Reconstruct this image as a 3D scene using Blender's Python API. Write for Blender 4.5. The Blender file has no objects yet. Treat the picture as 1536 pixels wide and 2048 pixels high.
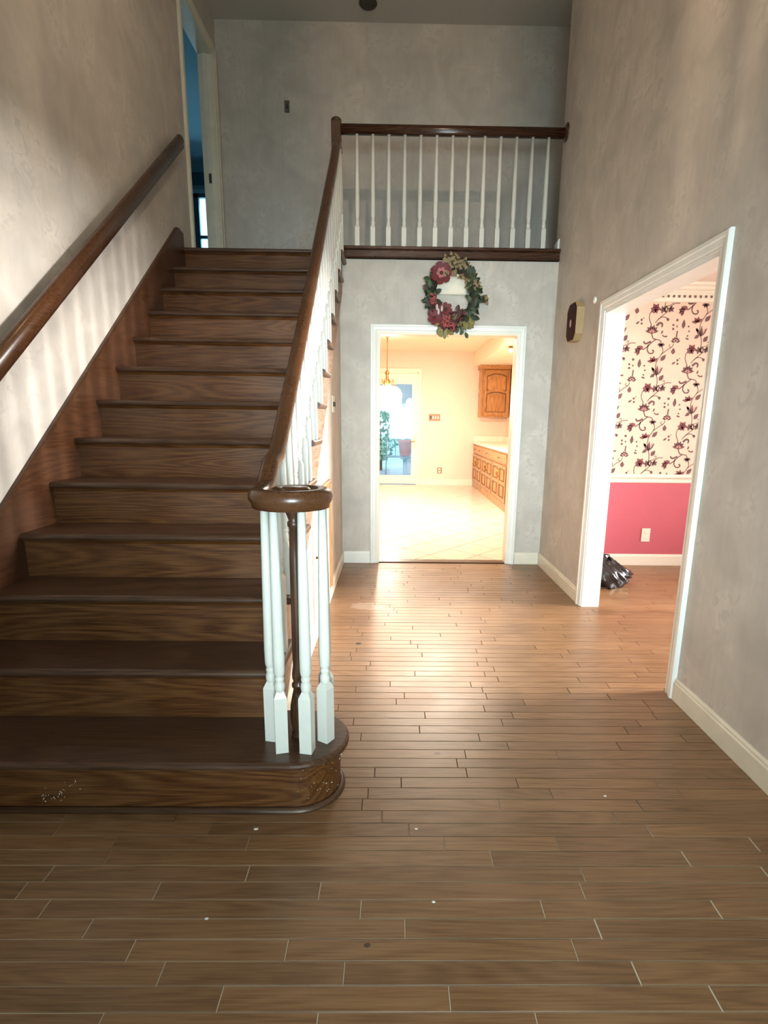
import bpy, bmesh, math, random
from math import sin, cos, pi, radians as R
from mathutils import Vector, Matrix
random.seed(7)
S = bpy.context.scene
COL = S.collection

# ------------------------------------------------------------------ camera
F_PX, PITCH, YAW, ROLL, CAM_H, CX, CY = 1108.0, -12.45, -0.76, -0.69, 1.3056, 31.6, 62.0
def make_camera():
    a, b, c = R(YAW), R(PITCH), R(ROLL)
    rt = Vector((cos(a), sin(a), 0)); fh = Vector((-sin(a), cos(a), 0)); zz = Vector((0, 0, 1))
    fw = fh * cos(b) + zz * sin(b); up = -fh * sin(b) + zz * cos(b)
    r2 = rt * cos(c) - up * sin(c); u2 = rt * sin(c) + up * cos(c)
    cam = bpy.data.cameras.new('camera'); o = bpy.data.objects.new('camera', cam); COL.objects.link(o)
    m = Matrix.Identity(4)
    for i in range(3):
        m[i][0], m[i][1], m[i][2] = r2[i], u2[i], -fw[i]
    m[2][3] = CAM_H
    o.matrix_world = m
    cam.sensor_fit = 'VERTICAL'; cam.sensor_height = 36; cam.lens = F_PX / 2048 * 36
    cam.shift_x = -CX / 2048; cam.shift_y = CY / 2048
    cam.clip_start = 0.03; cam.clip_end = 200
    S.camera = o
make_camera()

# ------------------------------------------------------------------ world, daylight, exposure
W = bpy.data.worlds.new('sky'); S.world = W; W.use_nodes = True
bg = W.node_tree.nodes['Background']; bg.inputs[0].default_value = (0.62, 0.85, 1.0, 1); bg.inputs[1].default_value = 2.0
S.view_settings.view_transform = 'Standard'; S.view_settings.look = 'None'
S.view_settings.exposure = 0.0; S.view_settings.gamma = 1.0; S.view_settings.use_curve_mapping = False
try:
    S.cycles.use_denoising = True; S.cycles.max_bounces = 8; S.cycles.diffuse_bounces = 5; S.cycles.sample_clamp_indirect = 6
except Exception: pass

def light(name, kind, loc, energy, color, size=None, size_y=None, aim=None, spread=None, radius=None):
    l = bpy.data.lights.new(name, kind); l.energy = energy; l.color = color
    if kind == 'AREA':
        l.shape = 'RECTANGLE'; l.size = size; l.size_y = size_y or size
        if spread: l.spread = R(spread)
    if radius is not None: l.shadow_soft_size = radius
    o = bpy.data.objects.new(name, l); COL.objects.link(o); o.location = loc
    if aim is not None:
        o.rotation_euler = (Vector(aim) - Vector(loc)).to_track_quat('-Z', 'Y').to_euler()
    return o
# daylight through the entrance glazing behind the camera
light('daylight_entrance_door', 'AREA', (0.1, -1.86, 1.45), 40, (0.76, 1.0, 0.92), 1.9, 1.2, (0.0, 2, 1.35))
light('daylight_entrance_window', 'AREA', (0.1, -1.86, 3.2), 6, (0.95, 0.95, 0.92), 1.7, 1.2, (0, 3, 1.2))
light('daylight_entrance_low', 'AREA', (0.45, -1.87, 1.2), 35, (0.86, 0.98, 1.0), 1.2, 1.3, (0.55, 5, 1.15), 46)  # second, narrow lamp added to brighten the lower back wall
# daylight through the dining room window
light('daylight_dining_window', 'AREA', (6.12, 3.1, 1.62), 250, (1.0, 0.86, 0.79), 1.3, 1.35, (1.0, 3.15, 1.0), 64)
# daylight through the upstairs bedroom window
light('daylight_bedroom_window', 'AREA', (-2.6, 8.92, 3.7), 30, (0.35, 0.75, 1.0), 1.0, 1.3, (-3.0, 5, 4.2))

# ------------------------------------------------------------------ dimensions
XL, XR, XS = -1.66, 1.378, -0.468
YB, YB2, YH = 5.05, 5.17, 5.93
ZL, ZC = 2.6, 4.83
ZDIN, ZKIT = 2.47, 2.66
RISE, RUN, Y0 = 0.2, 0.2556, 1.632
XD = 1.498
def nose(y): return RISE + (y - Y0) * RISE / RUN

# ------------------------------------------------------------------ materials
def new_mat(name):
    m = bpy.data.materials.new(name); m.use_nodes = True
    nt = m.node_tree; b = nt.nodes['Principled BSDF']
    return m, nt, b
def N(nt, t, **kw):
    n = nt.nodes.new(t)
    for k, v in kw.items(): setattr(n, k, v)
    return n
def ramp(nt, stops):
    r = N(nt, 'ShaderNodeValToRGB'); e = r.color_ramp.elements
    e[0].position, e[0].color = stops[0][0], (*stops[0][1], 1)
    e[1].position, e[1].color = stops[-1][0], (*stops[-1][1], 1)
    for p, c in stops[1:-1]:
        x = e.new(p); x.color = (*c, 1)
    return r
def plain(name, col, rough=0.5, metal=0.0, spec=0.5, noise=0.06, nscale=30, bump=0.0, emit=None, estr=0):
    m, nt, b = new_mat(name)
    g = N(nt, 'ShaderNodeNewGeometry'); n = N(nt, 'ShaderNodeTexNoise'); n.inputs['Scale'].default_value = nscale; n.inputs['Detail'].default_value = 4
    nt.links.new(g.outputs['Position'], n.inputs['Vector'])
    lo = tuple(max(0, c * (1 - noise)) for c in col); hi = tuple(min(1, c * (1 + noise)) for c in col)
    r = ramp(nt, [(0.3, lo), (0.7, hi)]); nt.links.new(n.outputs['Fac'], r.inputs[0]); nt.links.new(r.outputs[0], b.inputs['Base Color'])
    b.inputs['Roughness'].default_value = rough; b.inputs['Metallic'].default_value = metal; b.inputs['Specular IOR Level'].default_value = spec
    if bump:
        bp = N(nt, 'ShaderNodeBump'); bp.inputs['Strength'].default_value = bump; bp.inputs['Distance'].default_value = 0.002
        nt.links.new(n.outputs['Fac'], bp.inputs['Height']); nt.links.new(bp.outputs[0], b.inputs['Normal'])
    if emit:
        b.inputs['Emission Color'].default_value = (*emit, 1); b.inputs['Emission Strength'].default_value = estr
    return m
def wood(name, dark, mid, lite, axis=0, rough=0.35, rnd='object', scale=1.0, tone=0.35, spec=0.5, worn=None, amp=0.085):
    """oak: long grain streaks and cathedral figure along world axis; rnd = object / island offsets"""
    m, nt, b = new_mat(name); L = nt.links.new
    g = N(nt, 'ShaderNodeNewGeometry')
    if rnd == 'object': oi = N(nt, 'ShaderNodeObjectInfo'); rv = oi.outputs['Random']
    else: rv = g.outputs['Random Per Island']
    off = N(nt, 'ShaderNodeCombineXYZ'); mu = N(nt, 'ShaderNodeMath', operation='MULTIPLY'); L(rv, mu.inputs[0]); mu.inputs[1].default_value = 37.0
    for i in range(3): L(mu.outputs[0], off.inputs[i])
    ad = N(nt, 'ShaderNodeVectorMath', operation='ADD'); L(g.outputs['Position'], ad.inputs[0]); L(off.outputs[0], ad.inputs[1])
    mp = N(nt, 'ShaderNodeMapping'); sc = [9 * scale] * 3; sc[axis] = 0.9 * scale; mp.inputs['Scale'].default_value = sc; L(ad.outputs[0], mp.inputs['Vector'])
    n1 = N(nt, 'ShaderNodeTexNoise'); n1.inputs['Scale'].default_value = 0.8; n1.inputs['Detail'].default_value = 1.0; L(mp.outputs[0], n1.inputs['Vector'])
    # rings from the noise field: cathedral figure
    m1 = N(nt, 'ShaderNodeMath', operation='MULTIPLY'); L(n1.outputs['Fac'], m1.inputs[0]); m1.inputs[1].default_value = 105
    sn = N(nt, 'ShaderNodeMath', operation='SINE'); L(m1.outputs[0], sn.inputs[0])
    mp2 = N(nt, 'ShaderNodeMapping'); sc = [230 * scale] * 3; sc[axis] = 7 * scale; mp2.inputs['Scale'].default_value = sc; L(ad.outputs[0], mp2.inputs['Vector'])
    n2 = N(nt, 'ShaderNodeTexNoise'); n2.inputs['Scale'].default_value = 1.0; n2.inputs['Detail'].default_value = 3; L(mp2.outputs[0], n2.inputs['Vector'])
    a1 = N(nt, 'ShaderNodeMath', operation='MULTIPLY_ADD'); L(sn.outputs[0], a1.inputs[0]); a1.inputs[1].default_value = amp; L(n2.outputs['Fac'], a1.inputs[2])
    r = ramp(nt, [(0.28, dark), (0.5, mid), (0.75, lite)]); L(a1.outputs[0], r.inputs[0])
    # per-piece tone
    hs = N(nt, 'ShaderNodeHueSaturation'); L(r.outputs[0], hs.inputs['Color'])
    mr = N(nt, 'ShaderNodeMapRange'); L(rv, mr.inputs[0]); mr.inputs[3].default_value = 1 - tone; mr.inputs[4].default_value = 1 + tone; L(mr.outputs[0], hs.inputs['Value'])
    # scuffs and dust at a larger scale
    n3 = N(nt, 'ShaderNodeTexNoise'); n3.inputs['Scale'].default_value = 3.2; n3.inputs['Detail'].default_value = 7; L(g.outputs['Position'], n3.inputs['Vector'])
    r3 = ramp(nt, [(0.45, (0, 0, 0)), (0.72, (1, 1, 1))]); L(n3.outputs['Fac'], r3.inputs[0])
    mx = N(nt, 'ShaderNodeMixRGB'); mx.blend_type = 'MIX'; L(hs.outputs[0], mx.inputs[1]); mx.inputs[2].default_value = (*[min(1, c * 1.25 + 0.02) for c in lite], 1)
    ms = N(nt, 'ShaderNodeMath', operation='MULTIPLY'); L(r3.outputs[0], ms.inputs[0]); ms.inputs[1].default_value = 0.3; L(ms.outputs[0], mx.inputs[0])
    last = mx.outputs[0]
    for (p, rad, colr) in (worn or []):
        vm = N(nt, 'ShaderNodeVectorMath', operation='SUBTRACT'); L(g.outputs['Position'], vm.inputs[0]); vm.inputs[1].default_value = p
        vs = N(nt, 'ShaderNodeVectorMath', operation='MULTIPLY'); L(vm.outputs[0], vs.inputs[0]); vs.inputs[1].default_value = (1 / rad[0], 1 / rad[1], 1)
        ln = N(nt, 'ShaderNodeVectorMath', operation='LENGTH'); L(vs.outputs[0], ln.inputs[0])
        n4 = N(nt, 'ShaderNodeTexNoise'); n4.inputs['Scale'].default_value = 22; n4.inputs['Detail'].default_value = 5; L(g.outputs['Position'], n4.inputs['Vector'])
        aa = N(nt, 'ShaderNodeMath', operation='ADD'); L(ln.outputs['Value'], aa.inputs[0]); L(n4.outputs['Fac'], aa.inputs[1])
        rr = ramp(nt, [(0.95, (1, 1, 1)), (1.0, (0, 0, 0))]); 
        sb = N(nt, 'ShaderNodeMath', operation='MULTIPLY'); L(aa.outputs[0], sb.inputs[0]); sb.inputs[1].default_value = 0.72; L(sb.outputs[0], rr.inputs[0])
        mm = N(nt, 'ShaderNodeMixRGB'); L(rr.outputs[0], mm.inputs[0]); L(last, mm.inputs[1]); mm.inputs[2].default_value = (*colr, 1); last = mm.outputs[0]
    L(last, b.inputs['Base Color'])
    rr = N(nt, 'ShaderNodeMapRange'); L(n3.outputs['Fac'], rr.inputs[0]); rr.inputs[3].default_value = max(0.05, rough - 0.1); rr.inputs[4].default_value = rough + 0.16; L(rr.outputs[0], b.inputs['Roughness'])
    b.inputs['Specular IOR Level'].default_value = spec
    bp = N(nt, 'ShaderNodeBump'); bp.inputs['Strength'].default_value = 0.12; bp.inputs['Distance'].default_value = 0.001; L(a1.outputs[0], bp.inputs['Height']); L(bp.outputs[0], b.inputs['Normal'])
    return m
def paper(name, base, vein, amount=0.42):
    """mottled damask wallpaper with small darker veins and soft vertical brush marks"""
    m, nt, b = new_mat(name); L = nt.links.new
    g = N(nt, 'ShaderNodeNewGeometry')
    n1 = N(nt, 'ShaderNodeTexNoise'); n1.inputs['Scale'].default_value = 4.5; n1.inputs['Detail'].default_value = 5; n1.inputs['Distortion'].default_value = 0.6; L(g.outputs['Position'], n1.inputs['Vector'])
    n2 = N(nt, 'ShaderNodeTexNoise'); n2.inputs['Scale'].default_value = 16; n2.inputs['Detail'].default_value = 6; n2.inputs['Distortion'].default_value = 1.4; L(g.outputs['Position'], n2.inputs['Vector'])
    lo = tuple(c * 0.86 for c in base); hi = tuple(min(1, c * 1.10) for c in base)
    r1 = ramp(nt, [(0.32, lo), (0.68, hi)]); L(n1.outputs['Fac'], r1.inputs[0])
    r2 = ramp(nt, [(0.40, (1, 1, 1)), (0.485, (0, 0, 0)), (0.50, (0.0, 0.0, 0.0))]); L(n2.outputs['Fac'], r2.inputs[0])
    r4 = ramp(nt, [(0.5, (0, 0, 0)), (0.62, (1, 1, 1))]); L(n1.outputs['Fac'], r4.inputs[0])
    mu = N(nt, 'ShaderNodeMath', operation='MULTIPLY'); L(r2.outputs[0], mu.inputs[0]); L(r4.outputs[0], mu.inputs[1])
    mv = N(nt, 'ShaderNodeMath', operation='MULTIPLY'); L(mu.outputs[0], mv.inputs[0]); mv.inputs[1].default_value = amount
    mx = N(nt, 'ShaderNodeMixRGB'); L(mv.outputs[0], mx.inputs[0]); L(r1.outputs[0], mx.inputs[1]); mx.inputs[2].default_value = (*vein, 1)
    mp = N(nt, 'ShaderNodeMapping'); mp.inputs['Scale'].default_value = (34, 34, 3.0); L(g.outputs['Position'], mp.inputs['Vector'])
    n3 = N(nt, 'ShaderNodeTexNoise'); n3.inputs['Scale'].default_value = 1; n3.inputs['Detail'].default_value = 3; L(mp.outputs[0], n3.inputs['Vector'])
    mr = N(nt, 'ShaderNodeMapRange'); L(n3.outputs['Fac'], mr.inputs[0]); mr.inputs[3].default_value = 0.93; mr.inputs[4].default_value = 1.07
    hs = N(nt, 'ShaderNodeHueSaturation'); L(mx.outputs[0], hs.inputs['Color']); L(mr.outputs[0], hs.inputs['Value'])
    L(hs.outputs[0], b.inputs['Base Color']); b.inputs['Roughness'].default_value = 0.62; b.inputs['Specular IOR Level'].default_value = 0.35
    return m
M = {}
M['paper'] = paper('hall_wallpaper', (0.54, 0.50, 0.445), (0.40, 0.37, 0.33))
M['ceil'] = plain('ceiling_paint', (0.56, 0.53, 0.48), 0.9, noise=0.04, nscale=60, bump=0.3)
M['white'] = plain('white_trim_paint', (0.80, 0.80, 0.75), 0.32, noise=0.03, nscale=9)
M['cream'] = plain('cream_trim_paint', (0.72, 0.68, 0.56), 0.35, noise=0.05, nscale=12)
M['baluster'] = plain('baluster_paint', (0.68, 0.67, 0.61), 0.3, noise=0.02)
OAK_D, OAK_M, OAK_L = (0.030, 0.012, 0.005), (0.105, 0.045, 0.018), (0.185, 0.085, 0.034)
M['tread'] = wood('stair_tread_oak', (0.042, 0.019, 0.010), (0.074, 0.034, 0.017), (0.108, 0.052, 0.027), 0, 0.33, tone=0.12)
M['riser'] = wood('stair_riser_oak', (0.058, 0.017, 0.004), (0.106, 0.037, 0.0095), (0.158, 0.065, 0.019), 0, 0.34, tone=0.12, amp=.12)
M['skirt'] = wood('stair_skirt_oak', (0.040, 0.014, 0.004), (0.062, 0.022, 0.007), (0.085, 0.032, 0.011), 1, 0.34, tone=0.05)
M['rail'] = wood('handrail_oak', (0.045, 0.016, 0.005), (0.078, 0.029, 0.010), (0.115, 0.045, 0.016), 1, 0.24, tone=0.05, spec=0.6, amp=0.02)
M['railx'] = wood('balcony_rail_oak', (0.016, 0.005, 0.003), (0.050, 0.017, 0.008), (0.085, 0.032, 0.013), 0, 0.22, tone=0.05, spec=0.6)
M['newel'] = wood('newel_oak', (0.012, 0.005, 0.003), (0.045, 0.018, 0.008), (0.09, 0.04, 0.016), 2, 0.3, tone=0.02)
M['stringer'] = wood('stringer_oak', (0.13, 0.075, 0.05), (0.27, 0.165, 0.11), (0.36, 0.23, 0.16), 1, 0.5, tone=0.05)
WORN = [((-0.17, 3.80, 0), (0.15, 0.09), (0.32, 0.22, 0.15)), ((-0.199, 3.112, 0), (0.018, 0.018), (0.03, 0.015, 0.008)),
        ((0.188, 1.992, 0), (0.014, 0.010), (0.07, 0.036, 0.02)), ((-0.055, 1.158, 0), (0.009, 0.007), (0.07, 0.042, 0.025))]
FD, FM, FL = (0.155, 0.079, 0.034), (0.215, 0.116, 0.053), (0.270, 0.152, 0.074)
M['plank'] = wood('floor_oak', FD, FM, FL, 0, 0.33, 'object', tone=0.16, worn=WORN)
M['plank_far'] = wood('floor_oak_far', FD, FM, FL, 0, 0.33, 'island', tone=0.16, worn=WORN)
M['gap'] = plain('floor_joint_filler', (0.50, 0.45, 0.37), 0.9, noise=0.3, nscale=14)
def joint_mat():  # gap glints put into the colour: pale near the camera, dark beyond
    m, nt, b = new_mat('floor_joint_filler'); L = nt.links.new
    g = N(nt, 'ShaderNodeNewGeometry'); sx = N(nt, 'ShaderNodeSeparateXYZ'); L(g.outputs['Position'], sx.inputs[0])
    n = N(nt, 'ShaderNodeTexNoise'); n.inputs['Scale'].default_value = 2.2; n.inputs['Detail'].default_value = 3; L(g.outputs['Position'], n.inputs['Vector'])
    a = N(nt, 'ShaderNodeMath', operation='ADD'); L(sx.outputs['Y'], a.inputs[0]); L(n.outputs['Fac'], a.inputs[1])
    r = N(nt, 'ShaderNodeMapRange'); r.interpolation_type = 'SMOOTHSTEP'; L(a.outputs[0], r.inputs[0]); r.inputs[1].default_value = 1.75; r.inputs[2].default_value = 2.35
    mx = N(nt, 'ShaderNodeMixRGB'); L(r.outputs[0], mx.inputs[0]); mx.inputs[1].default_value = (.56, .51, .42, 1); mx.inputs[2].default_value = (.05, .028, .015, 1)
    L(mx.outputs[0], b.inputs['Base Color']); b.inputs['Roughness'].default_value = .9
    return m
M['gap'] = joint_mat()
M['black'] = plain('black_shadow', (0.02, 0.018, 0.016), 0.6)
M['oakcab'] = wood('cabinet_oak', (0.20, 0.075, 0.018), (0.42, 0.18, 0.052), (0.56, 0.27, 0.09), 2, 0.28, tone=0.05)
M['oakcab_dark'] = wood('cabinet_groove_oak', (0.07, 0.026, 0.008), (0.13, 0.05, 0.015), (0.19, 0.08, 0.025), 2, 0.4, tone=0.05)  # darker copy of the cabinet oak, groove shade put into the colour
M['casing_oak'] = wood('casing_oak', (0.17, 0.07, 0.022), (0.33, 0.15, 0.05), (0.44, 0.22, 0.085), 2, 0.35, tone=0.05)
M['kwall'] = plain('kitchen_wall_paint', (0.84, 0.65, 0.52), 0.6, noise=0.02, nscale=5)
M['kceil'] = plain('kitchen_ceiling_paint', (0.82, 0.74, 0.58), 0.8, noise=0.02)
M['ktrim'] = plain('kitchen_trim_paint', (0.84, 0.76, 0.60), 0.4, noise=0.02)
M['tile'] = plain('kitchen_tile', (0.64, 0.55, 0.45), 0.2, noise=0.06, nscale=7)
M['grout'] = plain('kitchen_grout', (0.30, 0.19, 0.12), 0.8)
M['counter'] = plain('counter_laminate', (0.86, 0.80, 0.66), 0.25, noise=0.03)
M['brass'] = plain('aged_brass', (0.50, 0.30, 0.10), 0.3, 1.0, noise=0.1)
M['pink'] = plain('rose_paint', (0.56, 0.12, 0.165), 0.5, noise=0.03, nscale=4)
M['dpaper'] = plain('dining_wallpaper', (0.74, 0.58, 0.47), 0.6, noise=0.04, nscale=7)
M['dink'] = plain('dining_wallpaper_plum', (0.15, 0.075, 0.075), 0.6, noise=0.15, nscale=60)
M['dred'] = plain('dining_wallpaper_rose', (0.23, 0.070, 0.078), 0.6, noise=0.15, nscale=60)
M['dlt'] = plain('dining_wallpaper_blush', (0.62, 0.36, 0.33), 0.6, noise=0.1, nscale=60)
M['dceil'] = plain('dining_ceiling_paint', (0.80, 0.68, 0.60), 0.8, noise=0.04, nscale=40, bump=0.4)
M['dtrim'] = plain('dining_trim_paint', (0.86, 0.80, 0.70), 0.35, noise=0.02)
M['dark_dentil'] = plain('dentil_recess', (0.16, 0.12, 0.10), 0.8)  # shade between dentils put into the colour
M['plate'] = plain('ivory_plate', (0.82, 0.76, 0.62), 0.35, noise=0.02)
M['plate_brown'] = plain('brown_plate', (0.34, 0.17, 0.07), 0.4, noise=0.05)
M['plate_scar'] = plain('dull_brown_plate', (0.13, 0.10, 0.075), 0.6)
M['slot'] = plain('slot_dark', (0.05, 0.04, 0.035), 0.6)
M['teal'] = plain('bedroom_wall_paint', (0.20, 0.36, 0.40), 0.7, noise=0.03)
M['bceil'] = plain('bedroom_ceiling_paint', (0.34, 0.48, 0.54), 0.8, noise=0.03)
M['bframe'] = plain('bedroom_window_frame', (0.05, 0.10, 0.14), 0.5)
M['bag'] = plain('black_plastic', (0.012, 0.010, 0.012), 0.22, noise=0.3, nscale=20, spec=0.7)
M['chime_dark'] = plain('chime_mahogany', (0.030, 0.005, 0.004), 0.7, 0.0, 0.15, noise=0.15)
M['chime_side'] = plain('chime_tan', (0.36, 0.25, 0.12), 0.5, noise=0.08)
M['chime_mark'] = plain('chime_emblem', (0.45, 0.22, 0.18), 0.4)
M['speck'] = plain('white_chip', (0.80, 0.78, 0.72), 0.7)
M['vine'] = plain('wreath_vine', (0.030, 0.024, 0.012), 0.8, noise=0.4, nscale=80)
M['leaf_dark'] = plain('leaf_dark_green', (0.014, 0.028, 0.009), 0.55, noise=0.4, nscale=50)
M['leaf_mid'] = plain('leaf_green', (0.034, 0.064, 0.020), 0.55, noise=0.35, nscale=50)
M['leaf_tan'] = plain('leaf_tan', (0.22, 0.17, 0.085), 0.6, noise=0.3, nscale=50)
M['leaf_olive'] = plain('leaf_olive', (0.20, 0.17, 0.055), 0.6, noise=0.3, nscale=50)
M['leaf_red'] = plain('leaf_maroon', (0.060, 0.010, 0.010), 0.55, noise=0.35, nscale=50)
M['petal'] = plain('petal_crimson', (0.13, 0.010, 0.016), 0.6, noise=0.35, nscale=60)
M['petal_in'] = plain('petal_pink', (0.40, 0.13, 0.14), 0.6, noise=0.2, nscale=60)
M['berry'] = plain('berry_coral', (0.36, 0.085, 0.08), 0.4, noise=0.2)
M['pale'] = plain('petal_pale', (0.55, 0.47, 0.44), 0.6)
M['iron'] = plain('patio_iron', (0.30, 0.42, 0.52), 0.5)  # iron lightened, the bluish patio haze is in its colour
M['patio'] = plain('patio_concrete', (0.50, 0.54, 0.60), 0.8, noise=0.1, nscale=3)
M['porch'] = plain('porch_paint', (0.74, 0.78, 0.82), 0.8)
M['shrub'] = plain('shrub_leaf', (0.30, 0.52, 0.40), 0.7, noise=0.5, nscale=9)  # mint tone carries the outdoor haze in the leaf colour
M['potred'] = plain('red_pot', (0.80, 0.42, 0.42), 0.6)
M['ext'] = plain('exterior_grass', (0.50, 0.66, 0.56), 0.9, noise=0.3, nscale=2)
def glass(name, tint=(0.93, 0.98, 1.0), trans=0.92):
    m, nt, b = new_mat(name)
    tb = N(nt, 'ShaderNodeBsdfTransparent'); tb.inputs[0].default_value = (*tint, 1)
    gl = N(nt, 'ShaderNodeBsdfGlossy'); gl.inputs[0].default_value = (0.9, 0.95, 1, 1); gl.inputs[1].default_value = 0.03
    lw = N(nt, 'ShaderNodeFresnel'); lw.inputs[0].default_value = 1.45
    mx = N(nt, 'ShaderNodeMixShader'); nt.links.new(lw.outputs[0], mx.inputs[0]); nt.links.new(tb.outputs[0], mx.inputs[1]); nt.links.new(gl.outputs[0], mx.inputs[2])
    nt.links.new(mx.outputs[0], nt.nodes['Material Output'].inputs[0])
    return m
M['glass'] = glass('window_glass')
def glow(name, col, strength):
    return plain(name, col, 0.4, noise=0.0, emit=col, estr=strength)
M['shade_glow'] = glow('lit_glass_shade', (1.0, 0.90, 0.66), 2.2)
M['bulb'] = glow('lit_bulb', (1.0, 0.86, 0.62), 12.0)
M['panel_glow'] = glow('lit_ceiling_lens', (1.0, 0.88, 0.66), 3.0)  # glow of the box added to the kitchen ceiling

# ------------------------------------------------------------------ mesh helper
class MB:
    def __init__(s): s.v = []; s.f = []; s.m = []; s.sm = []
    def add(s, vs, fs, mi=0, smooth=False, mat=None):
        o = len(s.v)
        s.v += [tuple(mat @ Vector(p)) if mat is not None else tuple(p) for p in vs]
        for f in fs: s.f.append([i + o for i in f]); s.m.append(mi); s.sm.append(smooth)
        return s
    def box(s, x0, x1, y0, y1, z0, z1, mi=0, mat=None):
        vs = [(x, y, z) for x in (x0, x1) for y in (y0, y1) for z in (z0, z1)]
        return s.add(vs, [(0, 1, 3, 2), (4, 6, 7, 5), (0, 4, 5, 1), (2, 3, 7, 6), (0, 2, 6, 4), (1, 5, 7, 3)], mi, False, mat)
    def bevbox(s, x0, x1, y0, y1, z0, z1, b=0.004, mi=0):
        bm = bmesh.new()
        vs = [bm.verts.new((x, y, z)) for x in (x0, x1) for y in (y0, y1) for z in (z0, z1)]
        for f in [(0, 1, 3, 2), (4, 6, 7, 5), (0, 4, 5, 1), (2, 3, 7, 6), (0, 2, 6, 4), (1, 5, 7, 3)]: bm.faces.new([vs[i] for i in f])
        bmesh.ops.bevel(bm, geom=list(bm.edges), offset=b, segments=1, affect='EDGES', profile=0.5)
        bm.verts.index_update()
        s.add([v.co[:] for v in bm.verts], [[v.index for v in f.verts] for f in bm.faces], mi); bm.free(); return s
    def prism(s, poly, axis, a, b, mi=0):
        """polygon of 2-D points extruded along axis from a to b. x: (y,z); y: (x,z); z: (x,y)"""
        def p3(p, t): return {'x': (t, p[0], p[1]), 'y': (p[0], t, p[1]), 'z': (p[0], p[1], t)}[axis]
        n = len(poly); vs = [p3(p, a) for p in poly] + [p3(p, b) for p in poly]
        fs = [list(range(n)), list(range(2 * n - 1, n - 1, -1))] + [(i, (i + 1) % n, (i + 1) % n + n, i + n) for i in range(n)]
        return s.add(vs, fs, mi)
    def lathe(s, prof, c=(0, 0, 0), seg=14, mi=0, smooth=True, mat=None, squash=(1, 1)):
        vs = []; fs = []; n = len(prof)
        for r, z in prof:
            for k in range(seg):
                a = 2 * pi * k / seg; vs.append((c[0] + r * cos(a) * squash[0], c[1] + r * sin(a) * squash[1], c[2] + z))
        for i in range(n - 1):
            for k in range(seg):
                k2 = (k + 1) % seg; fs.append((i * seg + k, i * seg + k2, (i + 1) * seg + k2, (i + 1) * seg + k))
        fs.append(list(range(seg - 1, -1, -1))); fs.append([(n - 1) * seg + k for k in range(seg)])
        return s.add(vs, fs, mi, smooth, mat)
    def sweep(s, path, prof, mi=0, smooth=True, up=(0, 0, 1), closed=False, scale=None, cap=True):
        """profile (side, up) swept along path"""
        n = len(path); m = len(prof); vs = []; up = Vector(up)
        P_ = [Vector(p) for p in path]
        for i in range(n):
            if closed: t = P_[(i + 1) % n] - P_[i - 1]
            else: t = P_[min(i + 1, n - 1)] - P_[max(i - 1, 0)]
            t.normalize(); side = t.cross(up)
            if side.length < 1e-4: side = Vector((1, 0, 0))
            side.normalize(); u = side.cross(t)
            k = scale[i] if scale else 1
            for a, b in prof: vs.append(tuple(P_[i] + side * a * k + u * b * k))
        fs = []
        for i in range(n if closed else n - 1):
            j = (i + 1) % n
            for k in range(m): k2 = (k + 1) % m; fs.append((i * m + k, i * m + k2, j * m + k2, j * m + k))
        if not closed and cap: fs.append(list(range(m - 1, -1, -1))); fs.append([(n - 1) * m + k for k in range(m)])
        return s.add(vs, fs, mi, smooth)
    def tube(s, path, r, mi=0, seg=8, closed=False, scale=None):
        return s.sweep(path, [(r * cos(2 * pi * k / seg), r * sin(2 * pi * k / seg)) for k in range(seg)], mi, True, (0.013, 0.021, 1) , closed, scale)
    def ball(s, c, r, mi=0, seg=8, rings=5, squash=(1, 1, 1)):
        prof = [(max(1e-4, r * sin(pi * i / rings)), -r * cos(pi * i / rings)) for i in range(rings + 1)]
        mt = Matrix.Translation(c) @ Matrix.Diagonal((*squash, 1))
        return s.lathe(prof, (0, 0, 0), seg, mi, True, mt)
    def mesh(s, name, mats):
        me = bpy.data.meshes.new(name); me.from_pydata(s.v, [], s.f)
        for m in (mats if isinstance(mats, (list, tuple)) else [mats]): me.materials.append(m)
        me.polygons.foreach_set('material_index', s.m); me.polygons.foreach_set('use_smooth', s.sm)
        bm = bmesh.new(); bm.from_mesh(me); bmesh.ops.recalc_face_normals(bm, faces=bm.faces); bm.to_mesh(me); bm.free()
        me.update(); return me
    def build(s, name, mats, parent=None):
        return link(name, s.mesh(name, mats), parent)
def link(name, me, parent=None):
    o = bpy.data.objects.new(name, me); COL.objects.link(o)
    if parent is not None:
        o.parent = parent
        if parent.type == 'EMPTY' or True:
            o.matrix_parent_inverse = parent_inv(parent)
    return o
def parent_inv(p):
    m = Matrix.Identity(4); q = p
    while q is not None:
        m = Matrix.Translation(q.location) @ q.matrix_parent_inverse.inverted_safe().inverted_safe() @ Matrix.Identity(4) if False else m
        q = q.parent
    # parents sit at plain translations: undo the accumulated offset
    t = Vector((0, 0, 0)); q = p
    t = WORLD.get(p.name, Vector((0, 0, 0)))
    return Matrix.Translation(-t)
WORLD = {}
def thing(name, label, cat, loc=(0, 0, 0), group=None):
    o = bpy.data.objects.new(name, None); COL.objects.link(o); o.location = loc; o.empty_display_size = 0.05
    WORLD[o.name] = Vector(loc)
    o['label'] = label; o['category'] = cat
    if group: o['group'] = group
    return o
def tag(o, label, cat, group=None, kind=None):
    o['label'] = label; o['category'] = cat
    if group: o['group'] = group
    if kind: o['kind'] = kind
    return o
def struct(name, mb, mats, label=None, cat=None):
    o = mb.build(name, mats); o['kind'] = 'structure'
    if label: o['label'] = label
    if cat: o['category'] = cat
    return o
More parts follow.
